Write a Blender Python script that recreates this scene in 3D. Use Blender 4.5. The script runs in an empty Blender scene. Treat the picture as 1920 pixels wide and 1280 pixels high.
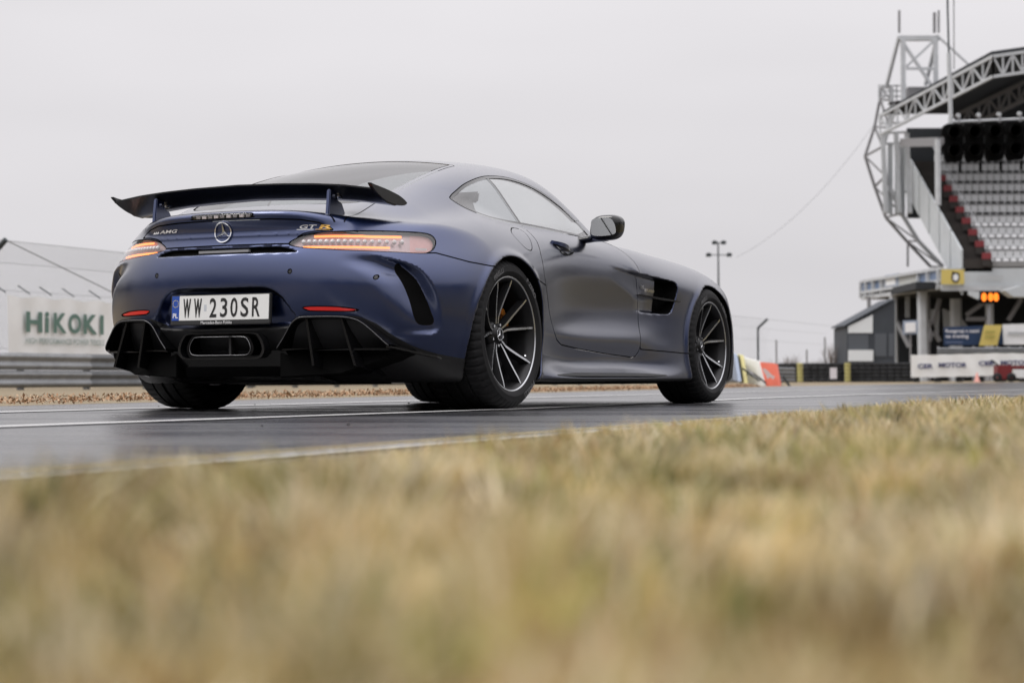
import bpy, bmesh, math, random
import numpy as np
from mathutils import Matrix, Vector
random.seed(7); rng=np.random.default_rng(7)
PI=math.pi; R=math.radians
sc=bpy.context.scene; COL=sc.collection
# ------------------------------------------------------------------ camera
cd=bpy.data.cameras.new('camera'); cam=bpy.data.objects.new('camera',cd); COL.objects.link(cam); sc.camera=cam
cd.sensor_width=36; cd.lens=67.985; cd.clip_start=.02; cd.clip_end=3000
CAMZ=.13286
cam.matrix_world=Matrix.Translation((0,0,CAMZ))@Matrix.Rotation(R(90)+.020184,4,'X')@Matrix.Rotation(-.0030645,4,'Z')
cd.dof.use_dof=True; cd.dof.focus_distance=9.25; cd.dof.aperture_fstop=4.0; cd.dof.aperture_blades=0
# ------------------------------------------------------------------ overcast sky
SUN_EL,SUN_ROT=R(52),R(250)
w=bpy.data.worlds.new('World'); sc.world=w; w.use_nodes=True; nt=w.node_tree; nt.nodes.clear()
def wn(t,**k):
    n=nt.nodes.new(t)
    for a,b in k.items(): setattr(n,a,b)
    return n
sky=wn('ShaderNodeTexSky',sky_type='NISHITA',sun_disc=False,sun_elevation=SUN_EL,sun_rotation=SUN_ROT,dust_density=4.0,air_density=1.5)
hsv=wn('ShaderNodeHueSaturation'); hsv.inputs['Saturation'].default_value=.10
tc=wn('ShaderNodeTexCoord'); sep=wn('ShaderNodeSeparateXYZ'); nt.links.new(tc.outputs['Generated'],sep.inputs[0])
cl=wn('ShaderNodeMath',operation='MAXIMUM'); cl.inputs[1].default_value=0; nt.links.new(sep.outputs[2],cl.inputs[0])
pw=wn('ShaderNodeMath',operation='POWER'); pw.inputs[1].default_value=2.0; nt.links.new(cl.outputs[0],pw.inputs[0])
ml=wn('ShaderNodeMath',operation='MULTIPLY_ADD'); ml.inputs[1].default_value=2.7; ml.inputs[2].default_value=1; nt.links.new(pw.outputs[0],ml.inputs[0])
mp=wn('ShaderNodeMapping'); mp.inputs['Scale'].default_value=(1,1,4); nt.links.new(tc.outputs['Generated'],mp.inputs[0])
ns=wn('ShaderNodeTexNoise'); ns.inputs['Scale'].default_value=2.2; ns.inputs['Detail'].default_value=3; nt.links.new(mp.outputs[0],ns.inputs['Vector'])
nm=wn('ShaderNodeMath',operation='MULTIPLY_ADD'); nm.inputs[1].default_value=.34; nm.inputs[2].default_value=.83; nt.links.new(ns.outputs['Fac'],nm.inputs[0])
mm=wn('ShaderNodeMath',operation='MULTIPLY'); nt.links.new(ml.outputs[0],mm.inputs[0]); nt.links.new(nm.outputs[0],mm.inputs[1])
oc=wn('ShaderNodeVectorMath',operation='SCALE'); oc.inputs[0].default_value=(7.40,7.22,7.46); nt.links.new(mm.outputs[0],oc.inputs['Scale'])
mx=wn('ShaderNodeMix',data_type='RGBA'); mx.inputs[0].default_value=.93
nt.links.new(sky.outputs[0],hsv.inputs['Color']); nt.links.new(hsv.outputs[0],mx.inputs[6]); nt.links.new(oc.outputs[0],mx.inputs[7])
bg=wn('ShaderNodeBackground'); bg.inputs[1].default_value=.1; out=wn('ShaderNodeOutputWorld')
nt.links.new(mx.outputs[2],bg.inputs[0]); nt.links.new(bg.outputs[0],out.inputs[0])
sl=bpy.data.lights.new('sun','SUN'); sl.energy=1.3; sl.angle=R(25); sl.color=(1,.97,.93)
so=bpy.data.objects.new('sun',sl); COL.objects.link(so); so.rotation_euler=(R(90)-SUN_EL,0,R(180)-SUN_ROT)
vs=sc.view_settings; vs.view_transform='Standard'; vs.look='None'; vs.exposure=0; vs.gamma=1; vs.use_curve_mapping=False
sc.cycles.use_denoising=True; sc.cycles.max_bounces=8; sc.cycles.transparent_max_bounces=16

# ------------------------------------------------------------------ materials
MATS={}
def mat(name,col,rough=.6,metal=0,coat=0,coatr=.1,noise=None,bump=None,spec=.5,emit=None,trans=0):
    """noise=(scale,amount[,col2]); bump=(scale,strength)"""
    if name in MATS: return MATS[name]
    m=bpy.data.materials.new(name); m.use_nodes=True; t=m.node_tree; b=t.nodes['Principled BSDF']
    b.inputs['Base Color'].default_value=(*col,1); b.inputs['Roughness'].default_value=rough; b.inputs['Metallic'].default_value=metal
    b.inputs['Specular IOR Level'].default_value=spec
    b.inputs['Coat Weight'].default_value=coat; b.inputs['Coat Roughness'].default_value=coatr
    if emit: b.inputs['Emission Color'].default_value=(*emit[0],1); b.inputs['Emission Strength'].default_value=emit[1]
    if noise or bump:
        c=t.nodes.new('ShaderNodeTexCoord')
    if noise:
        n=t.nodes.new('ShaderNodeTexNoise'); n.inputs['Scale'].default_value=noise[0]; n.inputs['Detail'].default_value=6; n.inputs['Roughness'].default_value=.65
        t.links.new(c.outputs['Object'],n.inputs['Vector'])
        r=t.nodes.new('ShaderNodeMapRange'); r.inputs[1].default_value=.3; r.inputs[2].default_value=.7; t.links.new(n.outputs['Fac'],r.inputs[0])
        x=t.nodes.new('ShaderNodeMix'); x.data_type='RGBA'; t.links.new(r.outputs[0],x.inputs[0])
        c2=noise[2] if len(noise)>2 else tuple(v*(1-noise[1]) for v in col)
        x.inputs[6].default_value=(*col,1); x.inputs[7].default_value=(*c2,1); t.links.new(x.outputs[2],b.inputs['Base Color'])
    if bump:
        n=t.nodes.new('ShaderNodeTexNoise'); n.inputs['Scale'].default_value=bump[0]; n.inputs['Detail'].default_value=5
        t.links.new(c.outputs['Object'],n.inputs['Vector'])
        u=t.nodes.new('ShaderNodeBump'); u.inputs['Strength'].default_value=bump[1]; u.inputs['Distance'].default_value=.02
        t.links.new(n.outputs['Fac'],u.inputs['Height']); t.links.new(u.outputs[0],b.inputs['Normal'])
    MATS[name]=m; return m
def glassmat(name,tint,refl=1.0,rough=.02,ior=1.5,pw_=4.5):
    """thin pane: tinted see-through + fresnel reflection"""
    if name in MATS: return MATS[name]
    m=bpy.data.materials.new(name); m.use_nodes=True; t=m.node_tree; t.nodes.clear()
    o=t.nodes.new('ShaderNodeOutputMaterial'); tr=t.nodes.new('ShaderNodeBsdfTransparent'); tr.inputs[0].default_value=(*tint,1)
    g=t.nodes.new('ShaderNodeBsdfGlossy'); g.inputs['Roughness'].default_value=rough; g.inputs[0].default_value=(refl,refl,refl,1)
    l=t.nodes.new('ShaderNodeLayerWeight'); l.inputs[0].default_value=.5; p=t.nodes.new('ShaderNodeMath'); p.operation='POWER'; p.inputs[1].default_value=pw_; t.links.new(l.outputs['Facing'],p.inputs[0])
    f=t.nodes.new('ShaderNodeMath'); f.operation='MULTIPLY_ADD'; f0=2*((ior-1)/(ior+1))**2; f.inputs[1].default_value=1-f0; f.inputs[2].default_value=f0; t.links.new(p.outputs[0],f.inputs[0]); x=t.nodes.new('ShaderNodeMixShader')
    t.links.new(f.outputs[0],x.inputs[0]); t.links.new(tr.outputs[0],x.inputs[1]); t.links.new(g.outputs[0],x.inputs[2]); t.links.new(x.outputs[0],o.inputs[0])
    MATS[name]=m; return m
# ------------------------------------------------------------------ objects
def tag(o,label=None,cat=None,group=None,kind=None):
    if label: o['label']=label
    if cat: o['category']=cat
    if group: o['group']=group
    if kind: o['kind']=kind
    return o
def thing(name,label,cat,loc=(0,0,0),rz=0,group=None):
    o=bpy.data.objects.new(name,None); COL.objects.link(o); o.location=loc; o.rotation_euler=(0,0,rz); o.empty_display_size=.1
    return tag(o,label,cat,group)
def link(name,me,parent=None):
    o=bpy.data.objects.new(name,me); COL.objects.link(o); o.parent=parent; return o
def copy_tree(o,parent=None):
    c=o.copy(); COL.objects.link(c); c.parent=parent
    for ch in [q for q in o.children]: copy_tree(ch,c)
    return c
class MB:
    """collects boxes, bars, tubes, prisms, lathes; build() links them as one mesh object"""
    def __init__(s): s.v=[]; s.f=[]; s.m=[]; s.cm=0
    def add(s,v,f,m=None):
        o=len(s.v); s.v+= [tuple(map(float,p)) for p in v]; s.f+= [tuple(i+o for i in q) for q in f]; s.m+= [s.cm if m is None else m]*len(f); return s
    def box(s,c,d,rz=0,m=None):
        x,y,z=[k/2 for k in d]; P=[(-x,-y,-z),(x,-y,-z),(x,y,-z),(-x,y,-z),(-x,-y,z),(x,-y,z),(x,y,z),(-x,y,z)]
        ca,sa=math.cos(rz),math.sin(rz); P=[(c[0]+p[0]*ca-p[1]*sa,c[1]+p[0]*sa+p[1]*ca,c[2]+p[2]) for p in P]
        return s.add(P,[(0,3,2,1),(4,5,6,7),(0,1,5,4),(1,2,6,5),(2,3,7,6),(3,0,4,7)],m)
    def bar(s,p,q,r,n=4,m=None,r2=None,up=(0,0,1)):
        p,q=Vector(p),Vector(q); d=(q-p).normalized(); u=Vector(up)
        if abs(d.dot(u))>.98: u=Vector((1,0,0))
        a=d.cross(u).normalized(); b=a.cross(d); r2=r if r2 is None else r2; P=[]
        for c,rr in ((p,r),(q,r2)):
            for i in range(n):
                t=2*PI*(i+.5)/n; k=rr*(math.sqrt(2) if n==4 else 1); P.append(c+a*math.cos(t)*k+b*math.sin(t)*k)
        f=[(i,(i+1)%n,n+(i+1)%n,n+i) for i in range(n)]+[tuple(range(n))[::-1],tuple(range(n,2*n))]
        return s.add(P,f,m)
    def tube(s,pts,r,n=8,m=None):
        P=[Vector(p) for p in pts]; k=len(P); V=[]; prev=None
        for i,p in enumerate(P):
            d=(P[min(i+1,k-1)]-P[max(i-1,0)]).normalized()
            a=prev-d*prev.dot(d) if prev is not None else d.cross(Vector((0,0,1)) if abs(d.z)<.9 else Vector((1,0,0)))
            a.normalize(); prev=a; b=d.cross(a)
            V+= [p+a*math.cos(2*PI*j/n)*r+b*math.sin(2*PI*j/n)*r for j in range(n)]
        F=[(i*n+j,i*n+(j+1)%n,(i+1)*n+(j+1)%n,(i+1)*n+j) for i in range(k-1) for j in range(n)]+[tuple(range(n))[::-1],tuple(range((k-1)*n,k*n))]
        return s.add(V,F,m)
    def prism(s,poly,f,t0,t1,m=None):
        """poly list of (a,b); f(a,b,t)->xyz"""
        n=len(poly); P=[f(a,b,t0) for a,b in poly]+[f(a,b,t1) for a,b in poly]
        F=[(i,(i+1)%n,n+(i+1)%n,n+i) for i in range(n)]+[tuple(range(n))[::-1],tuple(range(n,2*n))]
        return s.add(P,F,m)
    def lathe(s,prof,axis='z',seg=32,c=(0,0,0),close=False,m=None):
        P=[];n=len(prof)
        for i in range(seg):
            t=2*PI*i/seg
            for r,h in prof:
                a,b=r*math.cos(t),r*math.sin(t)
                P.append({'z':(c[0]+a,c[1]+b,c[2]+h),'y':(c[0]+a,c[1]+h,c[2]+b),'x':(c[0]+h,c[1]+a,c[2]+b)}[axis])
        F=[]
        for i in range(seg):
            j=(i+1)%seg
            for k in range(n if close else n-1):
                k2=(k+1)%n; q=(i*n+k,j*n+k,j*n+k2,i*n+k2); F.append(q if axis!='y' else q[::-1])
        return s.add(P,F,m)
    def mesh(s,name,mats,smooth=False):
        me=bpy.data.meshes.new(name); me.from_pydata(s.v,[],s.f)
        for k in (mats if isinstance(mats,(list,tuple)) else [mats]): me.materials.append(k)
        if s.m and max(s.m)>0: me.polygons.foreach_set('material_index',s.m)
        if smooth: me.shade_smooth()
        me.validate(); me.update(); return me
    def build(s,name,mats,parent=None,smooth=False,bevel=0,angle=None):
        me=s.mesh(name,mats,smooth)
        if bevel or angle is not None:
            b=bmesh.new(); b.from_mesh(me); bmesh.ops.recalc_face_normals(b,faces=b.faces)
            if bevel: bmesh.ops.bevel(b,geom=[e for e in b.edges if len(e.link_faces)==2 and e.calc_face_angle(0)>.5],offset=bevel,segments=2,affect='EDGES',clamp_overlap=True)
            if angle is not None:
                for f in b.faces: f.smooth=True
                for e in b.edges: e.smooth=e.calc_face_angle(4)<angle
            b.to_mesh(me); b.free()
        return link(name,me,parent)
def recalc(me):
    b=bmesh.new(); b.from_mesh(me); bmesh.ops.recalc_face_normals(b,faces=b.faces); b.to_mesh(me); b.free()
_txt={}
def text2d(s,bold=0,extr=0):
    """flat glyph mesh of a string scaled to unit box: verts (n,2), faces"""
    k=(s,bold)
    if k not in _txt:
        cu=bpy.data.curves.new('t','FONT'); cu.body=s; cu.size=1; cu.offset=bold; cu.resolution_u=4; cu.fill_mode='FRONT'
        o=bpy.data.objects.new('t',cu); COL.objects.link(o); dg=bpy.context.evaluated_depsgraph_get(); me=bpy.data.meshes.new_from_object(o.evaluated_get(dg))
        V=np.array([v.co[:2] for v in me.vertices]); F=[tuple(p.vertices) for p in me.polygons]
        lo,hi=V.min(0),V.max(0); V=(V-lo)/(hi-lo)
        bpy.data.objects.remove(o); bpy.data.curves.remove(cu); bpy.data.meshes.remove(me); _txt[k]=(V,F)
    return _txt[k]
def lettering(s,f,material,parent,name='lettering',bold=0):
    """f(u,v in 0..1)->xyz"""
    V,F=text2d(s,bold); me=bpy.data.meshes.new(name); P=np.stack(np.broadcast_arrays(*f(V[:,0],V[:,1])),1); me.from_pydata(P.tolist(),[],F); me.materials.append(material); return link(name,me,parent)
# ================================================================== ground, road
def W(u,v,d):
    """world point seen at 1920x1280 position (u,v) at depth d along the view axis"""
    qx,qy=u-960,v-640; cr,sr=math.cos(.0030645),math.sin(.0030645); px=qx*cr-qy*sr; py=qx*sr+qy*cr
    cp,sp=math.cos(.020184),math.sin(.020184); f=3625.87; uu=-py/f; k=d/(cp-uu*sp)
    return Vector((px/f*k,d,CAMZ+(sp+uu*cp)*k))
def sheet(name,P,z,material,kind='structure'):
    me=bpy.data.meshes.new(name); me.from_pydata([(x,y,z) for x,y in P],[],[tuple(range(len(P)))]); me.materials.append(material); o=link(name,me); o['kind']=kind; return o
def wetmat():
    m=bpy.data.materials.new('wet_asphalt'); m.use_nodes=True; t=m.node_tree; b=t.nodes['Principled BSDF']; L=t.links
    c=t.nodes.new('ShaderNodeTexCoord')
    def noise(s,d=6,r=.6,v=None):
        n=t.nodes.new('ShaderNodeTexNoise'); n.inputs['Scale'].default_value=s; n.inputs['Detail'].default_value=d; n.inputs['Roughness'].default_value=r; L.new(v or c.outputs['Object'],n.inputs['Vector']); return n.outputs['Fac']
    def rng_(f,a,b_,x,y):
        r=t.nodes.new('ShaderNodeMapRange'); r.inputs[1].default_value=a; r.inputs[2].default_value=b_; r.inputs[3].default_value=x; r.inputs[4].default_value=y; L.new(f,r.inputs[0]); return r.outputs[0]
    big=noise(.9,5); fine=noise(75,4,.75)
    mp=t.nodes.new('ShaderNodeMapping'); mp.inputs['Rotation'].default_value=(0,0,R(66)); mp.inputs['Scale'].default_value=(.25,2.2,1); L.new(c.outputs['Object'],mp.inputs[0]); streak=noise(1.2,4,.5,mp.outputs[0])
    x=t.nodes.new('ShaderNodeMix'); x.data_type='RGBA'; x.inputs[6].default_value=(.012,.012,.014,1); x.inputs[7].default_value=(.060,.060,.063,1); k_=t.nodes.new('ShaderNodeMath'); k_.operation='MULTIPLY'; L.new(rng_(fine,.35,.65,0,1),k_.inputs[0]); L.new(rng_(streak,.3,.7,.35,1.15),k_.inputs[1]); L.new(k_.outputs[0],x.inputs[0]); L.new(x.outputs[2],b.inputs['Base Color'])
    a=t.nodes.new('ShaderNodeMath'); a.operation='ADD'; L.new(rng_(big,.3,.7,.17,.32),a.inputs[0]); L.new(rng_(streak,.35,.65,-.06,.10),a.inputs[1]); L.new(a.outputs[0],b.inputs['Roughness'])
    u=t.nodes.new('ShaderNodeBump'); u.inputs['Strength'].default_value=.35; u.inputs['Distance'].default_value=.004; L.new(fine,u.inputs['Height']); L.new(u.outputs[0],b.inputs['Normal'])
    return m
SOIL=mat('dry_soil',(.16,.12,.075),.95,noise=(3,.4,(.22,.18,.11)),bump=(40,.5))
LINE=mat('road_paint',(.62,.62,.61),.4,noise=(60,.35),bump=(150,.2))
WORN=mat('worn_road_paint',(.68,.68,.66),.5,noise=(9,.5,(.22,.22,.21)))
YEL=mat('yellow_road_paint',(.40,.30,.08),.5,noise=(60,.35))
sheet('ground',[(-900,-900),(900,-900),(900,1600),(-900,1600)],-.012,SOIL)
EDGE=[(-3.2,-4.5),(-1.9,-1.0),(-1.16,.75),(-.53,2.35),(.08,3.95),(.64,5.75),(1.45,8.1),(2.9,11.3),(5.2,15.5),(9,21.5),(20,34)]
LEFT=[(60,150),(20,78),(6.5,43),(1.0,24),(-2.94,11.1),(-6.5,-.5),(-8.5,-9)]
sheet('road',[(-3.2,-9)]+EDGE+[(70,84),(140,150)]+LEFT,-.004,wetmat())
def stripe(name,P,w,z,material):
    P=[Vector((*p,0)) for p in P]; V=[]
    for i,p in enumerate(P):
        d=(P[min(i+1,len(P)-1)]-P[max(i-1,0)]).normalized(); n=Vector((-d.y,d.x,0))*w/2; V+= [(*(p+n).xy,z),(*(p-n).xy,z)]
    me=bpy.data.meshes.new(name); me.from_pydata(V,[],[(2*i,2*i+1,2*i+3,2*i+2) for i in range(len(P)-1)]); me.materials.append(material); o=link(name,me); o['kind']='structure'; return o
stripe('lane_line',[(-5,-1.7),(-1.58,5.75),(0.02,9.12),(.93,11.56),(1.75,13.9),(3.2,17.3),(5.2,21.5),(9,29)],.10,.001,LINE)
stripe('far_lane_line',[(-6,-1.6),(-2.3,8.55),(-1.72,10.1),(.2,15.2),(2.9,22),(7,32)],.12,.001,LINE)
stripe('start_line',[(2.95,16.75),(6.5,16.5),(12,16.2)],.16,.0035,LINE)
stripe('yellow_edge_line',[(-2.06,-.30),(-1.40,1.25),(-.79,2.80),(-.01,4.78),(.52,6.1),(1.0,7.4)],.028,.001,YEL)
stripe('white_edge_line',[(-1.97,-.34),(-1.31,1.21),(-.70,2.76),(.08,4.74),(.61,6.06),(1.09,7.36)],.05,.001,WORN)
# loose stones on the road
STONE=mat('dark_stone',(.02,.02,.02),.8)
for i,(x,y) in enumerate([W(30,767,1).xy*0+Vector(p) for p in ((-2.45,9.2),(-1.9,10.4),(-1.45,10.9),(-1.4,11.2),(-.62,11.6),(-.5,11.8),(-.15,11.9),(-1.72,4.9),(-.75,5.8),(-.5,5.9),(.95,10.4),(1.0,10.1))]):
    b=MB(); r=random.uniform(.004,.008); b.lathe([(0,0),(r,.002),(r*1.1,r*.6),(r*.6,r*1.1),(0,r*1.2)],'z',7,(0,0,0)); o=b.build('stone',STONE); o.location=(x,y,-.003); o.rotation_euler=(0,0,i); tag(o,'small dark stone lying loose on the wet asphalt','stone','stones scattered on the track')
# ================================================================== fence, guard rail and banner on the left
A0=Vector((-9.3,35,0)); DIR=Vector((.391,.920,0)); NRM=Vector((.920,-.391,0))   # NRM points to the track
FL=lambda t,z,o=0:A0+DIR*t+NRM*o+Vector((0,0,z))
GALV=mat('galvanised_steel',(.34,.35,.36),.45,.5,noise=(4,.3))
GALV2=mat('weathered_rail',(.22,.23,.24),.5,.4,noise=(2.5,.45))
DPOST=mat('dark_post',(.03,.04,.045),.6)
WIRE=mat('fence_wire',(.20,.21,.215),.5,.5)
gr=thing('guard_rail','long double steel guard rail below the chain-link fence on the left','guard rail',FL(0,0,.55))
wprof=[(0,.155),(.012,.15),(.05,.118),(.075,.085),(.05,.05),(.018,.012),(.018,-.012),(.05,-.05),(.075,-.085),(.05,-.118),(.012,-.15),(0,-.155)]
for z in (.505,.185):
    for k in range(17):
        t0,t1=-14+4*k-.02,-14+4*k+4.0; V=[];n=len(wprof)
        for t in (t0,t1):
            for o,h in wprof: p=DIR*t+NRM*(o+.004*(k%2))+Vector((0,0,z+h)); V.append(p)
        b=MB(); b.add(V,[(i,i+1,n+i+1,n+i) for i in range(n-1)]); b.build('rail_beam',GALV2 if k%3 else GALV,gr,smooth=True)
for k in range(34):
    b=MB(); p=DIR*(-14+2*k); b.box((p.x-NRM.x*.06,p.y-NRM.y*.06,.33),(.09,.10,.70),math.atan2(DIR.y,DIR.x)); b.build('rail_post',GALV2,gr)
fe=thing('chain_link_fence','tall chain-link fence with angled dark posts behind the guard rail','fence',FL(0,0,0))
for k,t in enumerate((-12.5,-8.4,-4.3,-.33,9,18,27,36,50.2)):
    b=MB(); p=DIR*t; q=p+Vector((0,0,2.30)); b.bar(p,q,.045,8); b.bar(q,q+NRM*.42+Vector((0,0,.38)),.05,8); b.build('post',DPOST,fe)
H=2.30
b=MB()
for z in (.75,1.80,2.30): b.bar(DIR*-14+Vector((0,0,z)),DIR*62+Vector((0,0,z)),.0035,5)
b.bar(DIR*-14+NRM*.42+Vector((0,0,2.66)),DIR*62+NRM*.42+Vector((0,0,2.66)),.005,5); b.build('tension_wire',WIRE,fe)
b=MB()
def mesh_span(t0,t1,dz):
    s=.062 if dz==0 else dz; n=int((t1-t0+H)/s)
    for sg in (1,-1):
        for i in range(n):
            a=t0-(H if sg>0 else 0)+i*s; ta,za,tb,zb=a,.70,a+sg*(H-.70),H
            if sg<0: ta,tb=a,a-(H-.70)
            lo,hi=min(ta,tb),max(ta,tb)
            if hi<t0 or lo>t1: continue
            P=FL(ta,za)-A0; Q=FL(tb,zb)-A0; b.bar(P,Q,.0019,3)
        m=int((t1-t0)/s)
        for i in range(m):
            ta=t0+i*s; tb=ta+sg*.42; P=FL(ta,2.30)-A0; Q=FL(tb,2.66,.42)-A0; b.bar(P,Q,.0019,3)
mesh_span(-2.5,8,0); mesh_span(40,51,.40)
o=b.build('wire_mesh',WIRE,fe); o['kind']='stuff'
b=MB(); b.bar(FL(-.30,2.66,.42)-A0,FL(7.5,.9,.1)-A0,.010,5); b.build('bracing_cable',WIRE,fe)
# banner
BAN=mat('banner_white',(.80,.81,.81),.6,noise=(2.2,.08),bump=(3,.5)); GRN=mat('banner_green',(.10,.18,.15),.6); GRN2=mat('banner_grey_green',(.30,.36,.34),.6)
bn=thing('banner','white banner with green HiKOKI lettering tied to the chain-link fence','banner',FL(0,0,.62))
b=MB(); nu,nv=40,10; V=[]
for i in range(nu+1):
    for j in range(nv+1):
        t=-.55+4.6*i/nu; sag=.03*math.sin(i*.9)*math.sin(PI*j/nv); z=.66+(1.00+.02*math.cos(i*.8))*j/nv; V.append(DIR*(t+.04*(1-j/nv)*(1 if i==0 else 0))+NRM*sag+Vector((0,0,z)))
b.add(V,[(i*(nv+1)+j,(i+1)*(nv+1)+j,(i+1)*(nv+1)+j+1,i*(nv+1)+j+1) for i in range(nu) for j in range(nv)]); b.build('banner_cloth',BAN,bn,smooth=True)
def btext(s,t0,t1,z0,z1,m,bold): lettering(s,lambda u,v:((DIR*1).x*(t0+(t1-t0)*u)+NRM.x*.045,DIR.y*(t0+(t1-t0)*u)+NRM.y*.045,z0+(z1-z0)*v),m,bn,'lettering',bold)
for ch,t0,t1 in (('H',-.07,.41),('i',.49,.61),('K',.74,1.15),('O',1.20,1.59),('K',1.66,2.11),('I',2.20,2.31)): btext(ch,t0,t1,1.03,1.40 if ch!='i' else 1.41,GRN,.035)
btext('HIGH PERFORMANCE POWER TOOLS',-.07,2.33,.82,.93,GRN2,.02)
for t in (-.2,.5,1.15,1.85,2.7):
    b=MB(); b.bar(DIR*t+NRM*-.3+Vector((0,0,1.74)),DIR*(t-.03)+NRM*-.55+Vector((0,0,1.90)),.012,5); b.build('tie',DPOST,bn)
# strip of dead leaves
LEAF=[mat('dead_leaf_a',(.30,.17,.09),.9),mat('dead_leaf_b',(.42,.29,.18),.9),mat('dead_leaf_c',(.22,.12,.06),.9)]
L0,L1=Vector((-2.94,11.1,0)),Vector((1.0,24,0)); Ld=(L1-L0).normalized(); Ln=Vector((-Ld.y,Ld.x,0)); b=MB()
n=16000; T=rng.uniform(-6,26,n); O=np.abs(rng.normal(0,.18,n))+.02; Z=np.maximum(.0,.055*np.exp(-((O-.22)/.22)**2))*rng.uniform(.1,1.0,n)
for t,o_,z in zip(T,O,Z):
    p=L0+Ld*t+Ln*o_; a=rng.uniform(0,6.28); r=rng.uniform(.006,.016); tl=rng.uniform(-.9,.9); c,s=math.cos(a)*r,math.sin(a)*r
    b.add([(p.x+c,p.y+s,z+r*tl),(p.x-s*.6,p.y+c*.6,z+.004),(p.x-c,p.y-s,z-r*tl+.012),(p.x+s*.6,p.y-c*.6,z+.006)],[(0,1,2,3)],int(rng.integers(0,3)))
o=b.build('dead_leaves',LEAF); tag(o,'strip of brown dead leaves along the far edge of the track','leaves',kind='stuff')
# ================================================================== far right: tyre wall, boards
TYR=mat('old_tyre',(.012,.013,.015),.8,noise=(5,.3)); TYY=mat('yellow_tyre',(.42,.38,.14),.7,noise=(5,.3))
def tyre_stack(x,y,m,label,group):
    o=thing('tyre_stack',label,'tyres',(x,y,0),random.uniform(0,3),group)
    for k in range(5):
        b=MB(); b.lathe([(.19,.0),(.28,.0),(.31,.03),(.315,.10),(.31,.165),(.28,.195),(.19,.195),(.17,.10)],'z',14,(random.uniform(-.015,.015),random.uniform(-.015,.015),k*.197),True); b.build('tyre',m,o,smooth=True)
    return o
k=0
for u in list(np.linspace(1470,1486,2))+list(np.linspace(1516,1572,5))+list(np.linspace(1605,1700,8)):
    d=100-2*(u-1470)/230; p=W(u,715,d); od=['first','second','third','fourth','fifth','sixth','seventh','eighth']
    lab=(od[k]+' black tyre stack to the right of the red slanted board') if k<2 else (od[k-2]+' black tyre stack to the right of the left yellow stack') if k<7 else (od[k-7]+' black tyre stack to the right of the yellow stack by the shed')
    tyre_stack(p.x,d,TYR,lab,'black tyre stacks'); k+=1
for u,lab in ((1499,'yellow painted tyre stack between black stacks near the red board'),(1588,'yellow painted tyre stack in front of the dark shed corner')):
    p=W(u,715,98.6); o=tyre_stack(p.x,98.4,TYY,lab,'yellow tyre stacks'); o.scale=(.48,.48,1)
def board(name,label,cat,pts,d,m,th=.04,group=None,parts=None):
    """flat board from pixel corners at depth list"""
    P=[W(u,v,dd) for (u,v),dd in zip(pts,d)]; c=sum(P,Vector())/len(P); base_=Vector((c.x,c.y,min(p.z for p in P)))
    o=thing(name,label,cat,base_,0,group); b=MB(); n=(P[1]-P[0]).cross(P[2]-P[0]).normalized()
    if n.y>0: n=-n
    q=len(P); b.add([p-base_ for p in P]+[p-base_-n*th for p in P],[tuple(range(q)),tuple(range(2*q-1,q-1,-1))]+[(i,q+i,q+(i+1)%q,(i+1)%q) for i in range(q)]); b.build('panel',m,o); return o,P,base_,n
b_y=mat('faded_yellow',(.55,.50,.22),.6,noise=(2,.2)); b_w=mat('board_white',(.80,.81,.82),.6,noise=(2,.15)); b_r=mat('board_red',(.62,.13,.08),.6,noise=(3,.15)); b_b=mat('board_blue_grey',(.28,.33,.42),.6)
for nm,lab,pts,m in (('advertising_board','narrow blue-grey slanted board at the left end behind the front wheel',[(1374,712),(1384,715),(1376,664),(1370,662)],b_b),
    ('advertising_board','yellow slanted advertising board behind the front wheel',[(1385,716),(1396,718),(1388,666),(1377,664)],b_y),
    ('advertising_board','white slanted advertising board with faint print left of the red one',[(1399,717),(1436,725),(1423,677),(1389,668)],b_w),
    ('advertising_board','red slanted advertising board with a pale figure',[(1437,725),(1461,727),(1453,681),(1424,678)],b_r)):
    o,P,B,n=board(nm,lab,'board',pts,[46,45,45.5,46.5] if m is not b_r else [45,44.5,45,45.5],m,.08,'slanted boards beside the track')
    for i in (0,1):
        bb=MB(); bb.bar(P[i]-B-n*.1+Vector((0,0,.3)),P[i]-B-n*.5+Vector((0,0,-.02)),.02,4); bb.build('prop',DPOST,o)
    if m is b_r:
        bb=MB(); Q=[W(u,v,44.6)-B for u,v in ((1432,690),(1440,694),(1450,704),(1455,706),(1452,712),(1446,708),(1441,711),(1437,702),(1433,697))]; bb.add([q+n*.03 for q in Q],[tuple(range(len(Q)))]); bb.build('print',mat('pale_print',(.6,.5,.5),.6),o)
    if m is b_w:
        for (u0,v0,u1,v1) in ((1405,690,1418,699),(1409,695,1422,706)):
            bb=MB(); Q=[W(u,v,45)-B+n*.06 for u,v in ((u0,v0),(u1,v1),(u1-1,v1+2),(u0-1,v0+2))]; bb.add(Q,[(0,1,2,3)]); bb.build('print',mat('grey_print',(.42,.43,.44),.6),o)
p=W(1562,700,96.5); b=MB(); b.box((0,0,0),(.34,.03,.55)); o=b.build('notice_board',mat('notice_white',(.62,.60,.64),.6)); o.location=(p.x,96.4,.45); tag(o,'small white notice board fixed on the black tyre wall','notice')
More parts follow.
